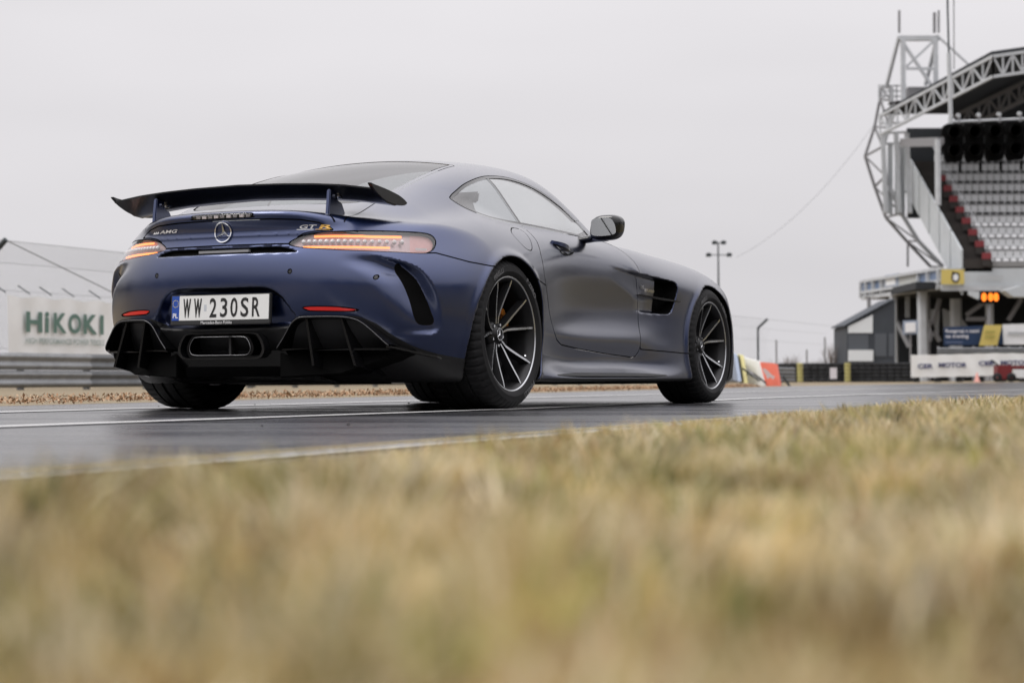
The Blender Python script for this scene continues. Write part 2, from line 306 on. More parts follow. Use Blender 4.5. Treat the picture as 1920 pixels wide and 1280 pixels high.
# ================================================================== floodlight pole, cable, fence posts far
b=thing('floodlight_pole','slim floodlight pole with four lamps behind the bonnet','pole',W(1349,716,150).xy.to_3d())
x0=W(1349,716,150).x
ztop=W(1348,455,150).z; zm=W(1348,478,150).z
q=MB(); q.bar((0,0,0),(-.05,0,ztop),.11,8,r2=.06); q.build('pole',DPOST,b)
q=MB(); q.bar((-.85,0,zm),(.85,0,zm),.035,6); q.build('cross_arm',DPOST,b); q=MB(); q.bar((-.35,0,ztop),(.4,0,ztop),.035,6); q.build('cross_arm',DPOST,b)
for dx_,z in ((-.80,zm),(.80,zm),(-.33,ztop),(.36,ztop)):
    q=MB(); q.prism([(-.17,-.13),(.17,-.13),(.22,.05),(.12,.15),(-.12,.15),(-.2,.05)],lambda a,c,t:(dx_+a,t,z+c),-.18,.16); q.build('floodlight',DPOST,b)
# ================================================================== shed
SHD=mat('dark_cladding',(.042,.050,.062),.7,noise=(1.2,.25)); SHD2=mat('grey_cladding',(.075,.085,.10),.6); SHW=mat('white_cladding',(.66,.69,.71),.6)
d=124
sh=thing('shed','dark grey shed with white gable band under the balcony','shed',(W(1640,716,d).x,d,0)); sx_=W(1640,716,d).x
def SP(u,v,dd=0): p=W(u,v,d); return (p.x-sx_,dd,p.z)
def quad(pts,dd,th,m,name,par):
    b=MB(); V=[SP(u,v,dd) for u,v in pts]+[SP(u,v,dd+th) for u,v in pts]; n=len(pts); b.add(V,[tuple(range(n)),tuple(range(2*n-1,n-1,-1))]+[(i,n+i,n+(i+1)%n,(i+1)%n) for i in range(n)]); return b.build(name,m,par)
quad([(1588,714),(1678,714),(1678,562),(1670,566),(1588,613)],0,5,SHD,'wall',sh)
quad([(1583,612),(1676,561),(1676,559),(1583,609.5)],-.15,5.2,SHD,'roof',sh)
quad([(1590,624),(1636,624),(1636,590),(1590,612)],-.06,.06,SHW,'gable_band',sh)
quad([(1590,655),(1628,655),(1628,627),(1590,627)],-.07,.07,SHD2,'shutter',sh)
quad([(1640,668),(1662,668),(1662,625),(1640,625)],-.05,.05,SHD2,'door_panel',sh); quad([(1666,668),(1676,668),(1676,625),(1666,625)],-.05,.05,SHD2,'door_panel',sh)
quad([(1590,677),(1636,677),(1636,656),(1590,656)],-.25,.2,SHW,'counter',sh)
# ================================================================== car body as a field
# ---------- splines ----------
def ncs(xk,yk,x):
    """natural cubic spline; yk may be (n,...)"""
    xk=np.asarray(xk,float); yk=np.asarray(yk,float); n=len(xk); h=np.diff(xk)
    A=np.zeros((n,n)); A[0,0]=A[-1,-1]=1
    R=np.zeros_like(yk)
    for i in range(1,n-1):
        A[i,i-1]=h[i-1];A[i,i]=2*(h[i-1]+h[i]);A[i,i+1]=h[i]
        R[i]=6*((yk[i+1]-yk[i])/h[i]-(yk[i]-yk[i-1])/h[i-1])
    M=np.linalg.solve(A,R.reshape(n,-1)).reshape(yk.shape)
    x=np.clip(np.asarray(x,float),xk[0],xk[-1]); i=np.clip(np.searchsorted(xk,x,side='right')-1,0,n-2)
    t=x-xk[i]; hh=h[i]; u=xk[i+1]-x
    sh=(len(x),)+(1,)*(yk.ndim-1)
    t=t.reshape(sh);hh=hh.reshape(sh);u=u.reshape(sh)
    return M[i]*u**3/(6*hh)+M[i+1]*t**3/(6*hh)+(yk[i]/hh-M[i]*hh/6)*u+(yk[i+1]/hh-M[i+1]*hh/6)*t
def mono(xk,yk,x):
    """C1 catmull-like hermite with limited slopes (no overshoot)"""
    xk=np.asarray(xk,float); yk=np.asarray(yk,float); h=np.diff(xk); d=np.diff(yk)/h
    m=np.zeros_like(yk); m[0]=d[0]; m[-1]=d[-1]
    for i in range(1,len(xk)-1):
        m[i]=0 if d[i-1]*d[i]<=0 else 3*(h[i-1]+h[i])/((2*h[i]+h[i-1])/d[i-1]+(h[i]+2*h[i-1])/d[i])
    x=np.clip(np.asarray(x,float),xk[0],xk[-1]); i=np.clip(np.searchsorted(xk,x,side='right')-1,0,len(xk)-2)
    t=(x-xk[i])/h[i]
    return (2*t**3-3*t**2+1)*yk[i]+(t**3-2*t**2+t)*h[i]*m[i]+(-2*t**3+3*t**2)*yk[i+1]+(t**3-t**2)*h[i]*m[i+1]
class Tab2:
    def __init__(s,xk,yk,T,nx=900,ny=300):
        T=np.asarray(T,float)
        s.x0,s.x1=xk[0],xk[-1]; s.y0,s.y1=yk[0],yk[-1]; s.nx,s.ny=nx,ny
        gx=np.linspace(s.x0,s.x1,nx); gy=np.linspace(s.y0,s.y1,ny)
        A=ncs(xk,T,gx); s.G=ncs(yk,A.T,gy).T.astype(np.float64)
    def __call__(s,x,y):
        u=np.clip((x-s.x0)/(s.x1-s.x0),0,1)*(s.nx-1); v=np.clip((y-s.y0)/(s.y1-s.y0),0,1)*(s.ny-1)
        i=np.minimum(u.astype(int),s.nx-2); j=np.minimum(v.astype(int),s.ny-2); u=u-i; v=v-j
        G=s.G
        return (G[i,j]*(1-u)+G[i+1,j]*u)*(1-v)+(G[i,j+1]*(1-u)+G[i+1,j+1]*u)*v
class Tab1:
    def __init__(s,xk,yk,n=3000,f=ncs): s.x0,s.x1,s.n=xk[0],xk[-1],n; s.G=f(xk,yk,np.linspace(xk[0],xk[-1],n))
    def __call__(s,x):
        u=np.clip((x-s.x0)/(s.x1-s.x0),0,1)*(s.n-1); i=np.minimum(u.astype(int),s.n-2); u=u-i
        return s.G[i]*(1-u)+s.G[i+1]*u
def smax(a,b,k):
    h=np.maximum(k-np.abs(a-b),0)/k; return np.maximum(a,b)+h*h*k*.25
def smin(a,b,k): return -smax(-a,-b,k)
def sst(a,b,x):
    t=np.clip((x-a)/(b-a),0,1); return t*t*(3-2*t)
def polysdf(px,py,poly):
    """signed distance (neg inside) of points to closed polygon"""
    P=np.asarray(poly,float); n=len(P); d=np.full(px.shape,1e9); ins=np.zeros(px.shape,bool)
    for i in range(n):
        a=P[i]; b=P[(i+1)%n]; e=b-a; wx=px-a[0]; wy=py-a[1]
        t=np.clip((wx*e[0]+wy*e[1])/max(e@e,1e-12),0,1)
        d=np.minimum(d,(wx-e[0]*t)**2+(wy-e[1]*t)**2)
        c=((a[1]>py)!=(b[1]>py)); 
        if abs(e[1])>1e-12:
            ins^= c & (px< a[0]+ (py-a[1])*e[0]/e[1])
    d=np.sqrt(d); return np.where(ins,-d,d)
def smoothpoly(pts,n=8,closed=True):
    """Catmull-Rom through points"""
    P=np.asarray(pts,float); m=len(P); out=[]
    for i in range(m if closed else m-1):
        if closed: a,b,c,d=P[i-1],P[i],P[(i+1)%m],P[(i+2)%m]
        else: a,b,c,d=P[max(i-1,0)],P[i],P[i+1],P[min(i+2,m-1)]
        for t in np.arange(n)/n:
            out.append(.5*((2*b)+(c-a)*t+(2*a-5*b+4*c-d)*t*t+(3*b-a-3*c+d)*t**3))
    if not closed: out.append(P[-1])
    return np.array(out)

# ---------- body tables ----------
ZL=[.08,.15,.19,.24,.28,.32,.36,.40,.50,.60,.70,.78,.86,.95]
SIDE={ # x : y at ZL
-1:[0.62,0.68,0.7,0.72,0.74,0.755,0.7675,0.78,0.8,0.8,0.78,0.74,0.68,0.6],
-0.8:[0.72,0.78,0.8,0.82,0.84,0.855,0.8675,0.88,0.9,0.895,0.87,0.825,0.76,0.68],
-0.6:[0.8,0.85,0.87,0.89,0.905,0.92,0.93,0.94,0.955,0.95,0.925,0.88,0.81,0.73],
-0.38:[0.85,0.9,0.915,0.93,0.945,0.96,0.9675,0.975,0.985,0.984,0.962,0.92,0.855,0.78],
0:[0.9,0.945,0.955,0.965,0.972,0.978,0.9815,0.985,0.993,0.994,0.978,0.935,0.875,0.8],
0.3:[0.92,0.955,0.955,0.955,0.955,0.957,0.9595,0.962,0.972,0.976,0.963,0.925,0.87,0.8],
0.5:[0.93,0.968,0.9442,0.9249,0.925,0.931,0.937,0.935,0.938,0.946,0.943,0.915,0.87,0.8],
0.8:[0.93,0.969,0.918,0.894,0.902,0.914,0.919,0.908,0.899,0.91,0.917,0.9,0.865,0.8],
1.2:[0.93,0.969,0.918,0.894,0.9,0.912,0.915,0.902,0.888,0.9,0.91,0.895,0.86,0.79],
1.6:[0.93,0.9684,0.9232,0.9038,0.909,0.9186,0.9217,0.912,0.9,0.91,0.92,0.9,0.85,0.78],
1.9:[0.93,0.9684,0.9452,0.934,0.935,0.935,0.9315,0.928,0.922,0.932,0.938,0.905,0.845,0.77],
2.2:[0.93,0.97,0.968,0.962,0.96,0.96,0.959,0.958,0.957,0.962,0.955,0.905,0.83,0.75],
2.63:[0.93,0.965,0.97,0.975,0.978,0.98,0.981,0.982,0.984,0.982,0.962,0.9,0.82,0.73],
2.95:[0.93,0.955,0.96,0.965,0.968,0.97,0.971,0.972,0.97,0.96,0.938,0.88,0.79,0.7],
3.15:[0.88,0.91,0.915,0.92,0.922,0.923,0.9215,0.92,0.912,0.895,0.865,0.8,0.7,0.6],
3.35:[0.78,0.82,0.825,0.83,0.83,0.83,0.83,0.83,0.82,0.8,0.75,0.68,0.58,0.48],
3.5:[0.62,0.66,0.665,0.67,0.67,0.67,0.67,0.67,0.655,0.63,0.57,0.48,0.38,0.3],
3.65:[0.4,0.42,0.43,0.43,0.43,0.43,0.425,0.42,0.4,0.37,0.3,0.22,0.15,0.1],
}
sx=sorted(SIDE); TS=Tab2(sx,ZL,[SIDE[k] for k in sx])
YL=[0,.3,.5,.65,.75,.82,.88,.94,1.0]
TOP={
-1.0:[.898,.894,.873,.826,.782,.745,.705,.65,.57],
-.75:[.896,.891,.874,.845,.818,.792,.758,.71,.63],
-.40:[.90,.897,.888,.876,.862,.847,.824,.783,.70],
0.:[.90,.898,.893,.888,.882,.873,.857,.822,.745],
.4:[.895,.893,.890,.886,.882,.872,.852,.805,.725],
1.0:[.89,.888,.886,.884,.880,.866,.832,.772,.69],
1.4:[.905,.902,.897,.890,.880,.861,.824,.764,.68],
1.8:[.915,.91,.902,.89,.874,.851,.813,.754,.67],
2.2:[.89,.887,.880,.87,.853,.830,.795,.74,.66],
2.63:[.852,.85,.846,.838,.825,.806,.778,.728,.645],
3.0:[.785,.782,.777,.767,.753,.734,.705,.655,.57],
3.3:[.66,.657,.65,.635,.615,.59,.555,.51,.44],
3.65:[.42,.418,.41,.40,.38,.36,.33,.3,.25],
}
tx=sorted(TOP); TT=Tab2(tx,YL,[TOP[k] for k in tx])
# rear face
RZ=[.06,.12,.20,.28,.34,.40,.46,.54,.62,.70,.74,.78,.83,.87,.92]
RC=[-.58,-.68,-.80,-.875,-.915,-.942,-.958,-.967,-.966,-.950,-.936,-.926,-.930,-.950,-.960]
TRZ=Tab1(RZ,RC)
TRY=Tab1([0,.25,.45,.6,.72,.82,.9,1.0,1.1],[0,.012,.045,.10,.172,.26,.375,.56,.80])
# cabin
TZC=Tab1([-1.2,-1.0,-.85,-.71,-.5,-.26,0,.33,.6,.85,1.05,1.2,1.4,1.6,1.8,1.95,2.2],
         [.62,.73,.805,.878,.968,1.062,1.152,1.240,1.274,1.284,1.275,1.25,1.188,1.105,1.01,.935,.80])
TCR=Tab1([-1.2,0,.5,.9,1.2,1.4,1.6,1.9,2.2],[.10,.13,.18,.21,.25,.335,.46,.65,.8])
TYB=Tab1([-1.2,-.8,-.6,-.3,0,.25,.6,1.0,1.4,1.7,2.2],[.50,.555,.60,.695,.765,.80,.818,.812,.775,.73,.64])
TTB=Tab1([-1.2,-.6,-.2,.2,.6,1.2,1.6,2.2],[.55,.55,.60,.66,.70,.70,.70,.7])
RA,ZA=.372,.341   # rear arch
RF,ZF=.358,.327
XFR=2.63
VENT=smoothpoly([(1.20,.738),(1.50,.722),(1.70,.710),(2.02,.690),(2.115,.681),(2.137,.655),(2.125,.61),(2.09,.534),(2.055,.514),(2.00,.508),(1.73,.508),(1.50,.515),(1.30,.60)],6)
PLATE=smoothpoly([(0,.546),(.20,.546),(.262,.536),(.312,.505),(.345,.46),(.372,.415),(.362,.39),(.33,.378),(0,.376),(-.33,.378),(-.362,.39),(-.372,.415),(-.345,.46),(-.312,.505),(-.262,.536),(-.20,.546)],4)
SLOT=[(-.385,.704),(-.295,.726),(.295,.726),(.385,.704)]
TXE=Tab1([.30,.335,.35,.374,.426,.497,.567,.614,.643,.67,.72],[-.70,-.60,-.556,-.546,-.557,-.577,-.611,-.638,-.672,-.73,-.86],f=mono)
def base(x,y,z):
    ay=np.abs(y)
    ys=TS(x,z)
    r1=np.hypot(x,z-ZA); r2=np.hypot(x-XFR,z-ZF)
    ys=ys+.015*np.exp(-((r1-RA-.010)/.024)**2)+.012*np.exp(-((r2-RF-.010)/.024)**2)
    m=(x>1.1)&(x<2.3)&(z>.45)&(z<.8)
    if m.any():
        sd=polysdf(x[m],z[m],VENT); dep=.040*sst(0,1,(x[m]-1.62+.36*sst(.56,.70,z[m]))/(.33+.36*sst(.56,.70,z[m])))+.055*sst(1.93,1.985,x[m])
        ys=ys.copy(); ys[m]-=dep*sst(.006,-.008,sd)
    side=ay-ys
    top=(z-TT(x,ay))*.9
    rd=np.zeros_like(x)
    m=(x<-.75)&(z>.35)&(z<.58)&(ay<.45)
    if m.any(): rd[m]=.05*sst(.010,-.016,polysdf(y[m],z[m],PLATE))
    m=(x<-.75)&(z>.69)&(z<.74)&(ay<.42)
    if m.any(): rd[m]=.022*sst(.003,-.005,polysdf(y[m],z[m],SLOT))
    rear=(rd+TRZ(z)+TRY(ay)*(1+.45*sst(.55,.85,z))-x)*.85
    b=smax(side,top,.055)
    b=smax(b,rear,.04+.08*sst(.3,.7,ay))
    c=smax((ay-(TYB(x)-TTB(x)*(z-.88)))*.82,(z-(TZC(x)-TCR(x)*ay*ay))*.9,.10-.045*sst(.6,1.2,x))
    c=np.maximum(c,.80-z)
    k=.03+.12*(1-sst(-.1,.5,x))*sst(-.8,-.35,x)+.10*sst(1.3,1.8,x)
    f=smin(b,c,k)
    d=TXE(z)-x
    f=f+.062*sst(-.012,.012,d)*(1-sst(.02,.21,d))*sst(.33,.365,z)*(.35+.65*sst(.36,.52,z))*(1-sst(.60,.70,z))*sst(.55,.66,ay)*(x<-.4)
    bot=.125-z
    return smax(f,bot,.03)
def F(x,y,z):
    f=base(x,y,z)
    ay=np.abs(y)
    r1=np.hypot(x,z-ZA); r2=np.hypot(x-XFR,z-ZF)
    w1=smax(r1-RA,.60-ay,.02); w2=smax(r2-RF,.62-ay,.02)
    f=smax(f,-w1,.008); f=smax(f,-w2,.008)
    return f
def grad(F,p,e=.004):
    x,y,z=p.T
    g=np.stack([F(x+e,y,z)-F(x-e,y,z),F(x,y+e,z)-F(x,y-e,z),F(x,y,z+e)-F(x,y,z-e)],1)/(2*e)
    return g
def mesh_field(F,lo,hi,h,blk=6):
    """sparse surface nets. returns V,N,Tris"""
    lo=np.array(lo);n=np.ceil((np.array(hi)-lo)/h/blk).astype(int)
    H=h*blk
    c=np.stack(np.meshgrid(*[np.arange(k) for k in n],indexing='ij'),-1).reshape(-1,3)
    cc=lo+(c+.5)*H
    f=F(*cc.T); act=c[np.abs(f)<H*2.4]
    o=np.arange(blk+1); L=np.stack(np.meshgrid(o,o,o,indexing='ij'),-1)
    gi=(act[:,None,None,None,:]*blk+L[None])       # nb,b+1,..,3
    pts=lo+gi*h
    f=F(pts[...,0].ravel(),pts[...,1].ravel(),pts[...,2].ravel()).reshape(gi.shape[:-1])
    neg=f<0
    corners=[(i,j,k) for i in (0,1) for j in (0,1) for k in (0,1)]
    sl=lambda d:slice(d,d+blk)
    cnt=sum(neg[:,sl(i),sl(j),sl(k)].astype(np.int8) for i,j,k in corners)
    m=(cnt>0)&(cnt<8)
    b,i,j,k=np.nonzero(m)
    cell=act[b]*blk+np.stack([i,j,k],1)
    # vertex=mean of edge crossings
    acc=np.zeros((len(b),3)); w=np.zeros(len(b))
    for ax in range(3):
        for q in [(0,0),(0,1),(1,0),(1,1)]:
            d0=[0,0,0]; rest=[t for t in range(3) if t!=ax]; d0[rest[0]]=q[0]; d0[rest[1]]=q[1]
            d1=list(d0); d1[ax]=1
            f0=f[b,i+d0[0],j+d0[1],k+d0[2]]; f1=f[b,i+d1[0],j+d1[1],k+d1[2]]
            x=(f0<0)!=(f1<0); t=np.where(x,f0/np.where(x,f0-f1,1),0)
            p=np.zeros((len(b),3)); p+=np.array(d0,float); p[:,ax]=t
            acc+=p*x[:,None]; w+=x
    V=lo+(cell+acc/w[:,None])*h
    dims=n*blk+2
    key=lambda c:(c[:,0]*dims[1]+c[:,1])*dims[2]+c[:,2]
    K=key(cell); order=np.argsort(K); Ks=K[order]
    def find(c):
        q=key(c); p=np.searchsorted(Ks,q); p=np.minimum(p,len(Ks)-1); ok=Ks[p]==q
        return np.where(ok,order[p],-1)
    tris=[]
    f000=f[b,i,j,k]
    for ax in range(3):
        d=[0,0,0]; d[ax]=1
        f1=f[b,i+d[0],j+d[1],k+d[2]]
        x=(f000<0)!=(f1<0); c=cell[x]; s=(f000[x]<0)
        u=[0,0,0];v=[0,0,0];u[(ax+1)%3]=1;v[(ax+2)%3]=1;u=np.array(u);v=np.array(v)
        a0=np.nonzero(x)[0]; a1=find(c-u); a2=find(c-u-v); a3=find(c-v)
        ok=(a1>=0)&(a2>=0)&(a3>=0)
        a0,a1,a2,a3,s=a0[ok],a1[ok],a2[ok],a3[ok],s[ok]
        q=np.stack([a0,a1,a2,a3],1); q[~s]=q[~s][:,::-1]
        tris+= [q[:,[0,1,2]],q[:,[0,2,3]]]
    T=np.concatenate(tris)
    for _ in range(3):
        g=grad(F,V,.003); fv=F(*V.T); st=fv/np.maximum((g*g).sum(1),.05)
        st=np.clip(st,-h*.5,h*.5); V=V-g*st[:,None]
    g=grad(F,V,.004); N=g/np.maximum(np.linalg.norm(g,axis=1,keepdims=True),1e-9)
    return V,N,T
# ================================================================== car
PAINT=mat('satin_blue_paint',(.014,.040,.160),.33,.85,coat=1,coatr=.20)
def flop(m,c0,c1,a,b_):
    # metallic flake paint: colour flop from blue to grey at grazing angles
    t=m.node_tree; l=t.nodes.new('ShaderNodeLayerWeight'); l.inputs[0].default_value=.5; r=t.nodes.new('ShaderNodeMapRange'); r.interpolation_type='SMOOTHSTEP'; r.inputs[1].default_value=a; r.inputs[2].default_value=b_
    x=t.nodes.new('ShaderNodeMix'); x.data_type='RGBA'; x.inputs[6].default_value=(*c0,1); x.inputs[7].default_value=(*c1,1)
    t.links.new(l.outputs['Facing'],r.inputs[0]); t.links.new(r.outputs[0],x.inputs[0]); t.links.new(x.outputs[2],t.nodes['Principled BSDF'].inputs['Base Color'])
flop(PAINT,(.0045,.021,.100),(.022,.028,.060),.26,.74)
_t=PAINT.node_tree; _c=_t.nodes.new('ShaderNodeTexCoord'); _n=_t.nodes.new('ShaderNodeTexNoise'); _n.inputs['Scale'].default_value=5; _n.inputs['Detail'].default_value=8; _t.links.new(_c.outputs['Object'],_n.inputs['Vector'])
_r=_t.nodes.new('ShaderNodeMapRange'); _r.inputs[1].default_value=.3; _r.inputs[2].default_value=.7; _r.inputs[3].default_value=.17; _r.inputs[4].default_value=.23; _t.links.new(_n.outputs['Fac'],_r.inputs[0]); _t.links.new(_r.outputs[0],_t.nodes['Principled BSDF'].inputs['Coat Roughness'])
PAINT.node_tree.nodes['Principled BSDF'].inputs['Coat IOR'].default_value=1.78
BLACK=mat('gloss_black',(.006,.006,.007),.16,0,coat=.3,coatr=.05)
DIFB=mat('diffuser_black',(.004,.004,.0045),.22,spec=.35)
PLAST=mat('black_plastic',(.012,.012,.013),.5)
DARK=mat('deep_black',(.003,.003,.003),.9,spec=.1)
RUBBER=mat('tyre_rubber',(.010,.010,.011),.72,spec=.3,noise=(30,.3),bump=(220,.15))
CHROME=mat('chrome',(.75,.76,.78),.12,1)
SILVER=mat('machined_alloy',(.55,.56,.58),.24,1)
RIMBK=mat('dark_rim',(.010,.010,.011),.35,.3)
STEEL=mat('brake_steel',(.10,.10,.105),.4,1)
CALIP=mat('caliper_bronze',(.42,.15,.02),.35,.2)
REDL=mat('red_reflector_glow',(.55,.02,.02),.15,emit=((.9,.04,.02),.12))  # passive reflector, no lamp: a faint red glow is added to its colour
CABIN=mat('cabin_fabric',(.012,.012,.013),.85)
LEDW=mat('led_lens',(.62,.60,.60),.2)
ORANGE=mat('orange_light',(1,.35,.08),.4,emit=((1,.24,.05),2.0))
HOUSE=mat('lamp_housing',(.40,.32,.32),.3,.3)
HOUSR=mat('lamp_reflector',(.55,.33,.31),.3)
GLASS=glassmat('tinted_glass',(.86,.88,.88),1.0,.02,1.6); GLASSQ=glassmat('privacy_glass',(.55,.58,.60),1.0,.02,1.65); GLASSW=glassmat('windscreen_glass',(.86,.88,.88),1.0,.02,1.45)
GLASSR=glassmat('rear_glass',(.30,.33,.34),1.0,.03,1.42,5.5)
LENS=glassmat('lamp_lens',(.92,.88,.88),1.0,.03)
WHITE=mat('white_paint',(.75,.75,.75),.4)
CARBON=mat('carbon_black',(.010,.011,.013),.28,coat=.4,coatr=.1)
CAR=thing('sports_car','dark blue two-door coupe with a tall rear wing parked on the wet track','car',(-.8776,9.5047,0),R(90)-.466335)
MIR=np.array([1.,-1.,1.])
def clip(M,g):
    V,N,T=M; s=(g>0); t=s[T]; c=t.sum(1)
    neg=T[c==0]; pos=T[c==3]; mix=(c==1)|(c==2); X=T[mix]; tx=t[mix]
    if len(X):
        lone=np.where(c[mix]==1,tx.argmax(1),(~tx).argmax(1)); ar=np.arange(len(X))
        a=X[ar,lone]; b=X[ar,(lone+1)%3]; d=X[ar,(lone+2)%3]
        E=np.concatenate([np.stack([a,b],1),np.stack([a,d],1)]); Es=np.sort(E,1); key=Es[:,0].astype(np.int64)*len(V)+Es[:,1]
        u,inv=np.unique(key,return_inverse=True); e0=(u//len(V)).astype(int); e1=(u%len(V)).astype(int)
        w=(g[e0]/(g[e0]-g[e1]))[:,None]; nv=V[e0]*(1-w)+V[e1]*w; nn=N[e0]*(1-w)+N[e1]*w; nn/=np.maximum(np.linalg.norm(nn,axis=1,keepdims=True),1e-9)
        o=len(V); V=np.concatenate([V,nv]); N=np.concatenate([N,nn]); p=o+inv[:len(X)]; q=o+inv[len(X):]
        t1=np.stack([a,p,q],1); t2=np.concatenate([np.stack([p,b,d],1),np.stack([p,d,q],1)])
        lp=c[mix]==1; l2=np.concatenate([lp,lp])
        pos=np.concatenate([pos,t1[lp],t2[~l2]]); neg=np.concatenate([neg,t1[~lp],t2[l2]])
    return comp((V,N,neg)),comp((V,N,pos))
def comp(M):
    V,N,T=M
    if len(T)==0: return (V[:0],N[:0],T)
    u,inv=np.unique(T,return_inverse=True); return V[u],N[u],inv.reshape(T.shape)
def join(*Ms):
    o=0;V=[];N=[];T=[]
    for v,n,t in Ms: V.append(v);N.append(n);T.append(t+o);o+=len(v)
    return np.concatenate(V),np.concatenate(N),np.concatenate(T)
def mirror(M): return M[0]*MIR,M[1]*MIR,M[2][:,::-1]
def mkN(name,M,material,parent=CAR,off=0.0):
    V,N,T=M; V=V+N*off
    me=bpy.data.meshes.new(name); me.vertices.add(len(V)); me.vertices.foreach_set('co',np.ascontiguousarray(V,dtype=np.float32).ravel())
    T=np.ascontiguousarray(T,dtype=np.int32)
    me.loops.add(len(T)*3); me.loops.foreach_set('vertex_index',T.ravel()); me.polygons.add(len(T)); me.polygons.foreach_set('loop_start',np.arange(len(T),dtype=np.int32)*3)
    me.update(calc_edges=True); me.shade_smooth(); me.normals_split_custom_set_from_vertices(N.tolist())
    me.materials.append(material); return link(name,me,parent)
GAPS=[]
def cutout(M,fn,gap=.003):
    rest,outer=clip(M,fn(M[0])-gap); inner,strip=clip(rest,fn(rest[0])+gap); GAPS.append(strip); return inner,outer
def pxz(poly,lo=-9,hi=9,zlo=-9):
    def f(V):
        d=np.full(len(V),1.); m=(V[:,0]>lo)&(V[:,0]<hi)&(V[:,2]>zlo); d[m]=polysdf(V[m,0],V[m,2],poly); return d
    return f
def pyz(poly,hi=-.6):
    def f(V):
        d=np.full(len(V),1.); m=V[:,0]<hi; d[m]=polysdf(-V[m,1],V[m,2],poly); return d
    return f
def puz(poly,hi=-.15):
    def f(V):
        d=np.full(len(V),1.); m=V[:,0]<hi; d[m]=polysdf(-V[m,1]+.6*(V[m,0]+.95),V[m,2],poly); return d
    return f
def pxy(poly,zlo=.85):
    def f(V):
        d=np.full(len(V),1.); m=V[:,2]>zlo; d[m]=polysdf(V[m,0],-V[m,1],poly); return d
    return f
M=mesh_field(F,(-1.05,-1.08,.07),(3.72,.03,1.34),.0095)
M,_=clip(M,M[0][:,1].copy())
wl=lambda V:np.where(-V[:,1]>.45,np.minimum(np.hypot(V[:,0],V[:,2]-ZA)-RA-.003,np.hypot(V[:,0]-XFR,V[:,2]-ZF)-RF-.003),1.)
well,M=clip(M,wl(M[0]))
TZB=Tab1([0,.30,.345,.385,.42,.62,.70,.75,.83,.914,1.1],[.375,.376,.388,.412,.420,.419,.388,.338,.274,.236,.20],f=mono)
lowf=lambda V:V[:,2]-np.where(V[:,0]<-.2,TZB(-V[:,1]),np.where(V[:,0]>2.7,.30,.143))
under,M=clip(M,lowf(M[0]))
UZ=lambda P:[(a+.6*(x+.95),z) for x,a,z in P]
TAIL=smoothpoly(UZ([(-.907,.334,.740),(-.892,.366,.764),(-.878,.410,.780),(-.852,.491,.790),(-.718,.657,.798),(-.601,.767,.797),(-.548,.805,.795),(-.509,.833,.786),(-.500,.852,.759),(-.528,.859,.726),(-.562,.854,.708),(-.603,.836,.700),(-.703,.757,.703),(-.818,.607,.708),(-.878,.479,.716),(-.903,.384,.725)]),5)
lamp,M=cutout(M,puz(TAIL,-.42),.0028)
LID=[(-.1,.742),(.335,.741),(.36,.748),(.372,.772),(.40,.786),(.45,.795),(.52,.799),(.50,.815),(.46,.832),(.39,.846),(.25,.852),(-.1,.855)]
lid,M=cutout(M,pyz(LID,-.75))
BUMP=[(-.3,.742),(.36,.740)]+UZ([(-.903,.384,.725),(-.878,.479,.716),(-.818,.607,.708),(-.703,.757,.703),(-.603,.836,.700)])+UZ([(-.531,.869,.704),(-.452,.916,.686),(-.369,.953,.670),(-.229,.995,.657)])+[(1.6,.65),(1.6,-.1),(-.3,-.1)]
bumper,M=cutout(M,puz(BUMP,-.05))
CHM=smoothpoly([(-.16,.862),(-.165,.872),(-.155,.882),(0,.884),(.155,.882),(.165,.872),(.16,.862),(0,.860)],3)
chm,M=cutout(M,pyz(CHM,-.85),.002)
RGL=smoothpoly([(.335,-.46),(.345,-.2),(.345,.2),(.335,.44),(.305,.475),(.15,.488),(0,.497),(-.30,.505),(-.44,.497),(-.515,.455),(-.545,.35),(-.56,.2),(-.56,-.2),(-.545,-.35),(-.515,-.455),(-.3,-.505)],4)
rgl,M=cutout(M,pxy(RGL,.88),.005)
HAT=[(.352,-.2),(.350,.30),(.342,.478),(.325,.502),(0,.526),(-.314,.533),(-.512,.537),(-.72,.545),(-.82,.555),(-.83,-.2)]
hatch,M=cutout(M,pxy(HAT,.83),.0028)
WSH=smoothpoly([(1.0,-.4),(.99,0),(1.0,.38),(1.03,.50),(1.10,.545),(1.25,.595),(1.40,.655),(1.48,.685),(1.56,.64),(1.66,.54),(1.77,.36),(1.83,0),(1.77,-.36)],4)
wsh,M=cutout(M,pxy(WSH,.88),.004)
WIN=smoothpoly([(-.060,.990),(-.035,1.010),(.023,1.034),(.16,1.085),(.341,1.132),(.501,1.158),(.70,1.170),(.885,1.154),(1.052,1.113),(1.211,1.048),(1.317,.970),(1.375,.905),(1.372,.892),(1.25,.889),(.97,.892),(.60,.900),(.47,.902),(.28,.906),(.12,.916),(0.,.948)],5)
win,M=cutout(M,pxz(WIN,zlo=.87),.002)
glass,trim=clip(win,polysdf(win[0][:,0],win[0][:,2],WIN)+.013)
DIV=[(.43,1.3),(.452,1.3),(.482,.85),(.460,.85)]
div,glass=clip(glass,polysdf(glass[0][:,0],glass[0][:,2],DIV)); trim=join(trim,div)
qgl,dgl=clip(glass,glass[0][:,0]-.458)
DLOW=[(.471,.900),(.470,.860),(.455,.815),(.408,.745),(.392,.690),(.392,.648),(.42,.595),(.462,.530),(.548,.415),(.575,.365),(.61,.335),(.679,.312),(.912,.294),(1.216,.276),(1.596,.258),(1.64,.262),(1.668,.285),(1.682,.32),(1.690,.40),(1.694,.50),(1.688,.64),(1.680,.724),(1.670,.775),(1.63,.83),(1.56,.868),(1.46,.893)]
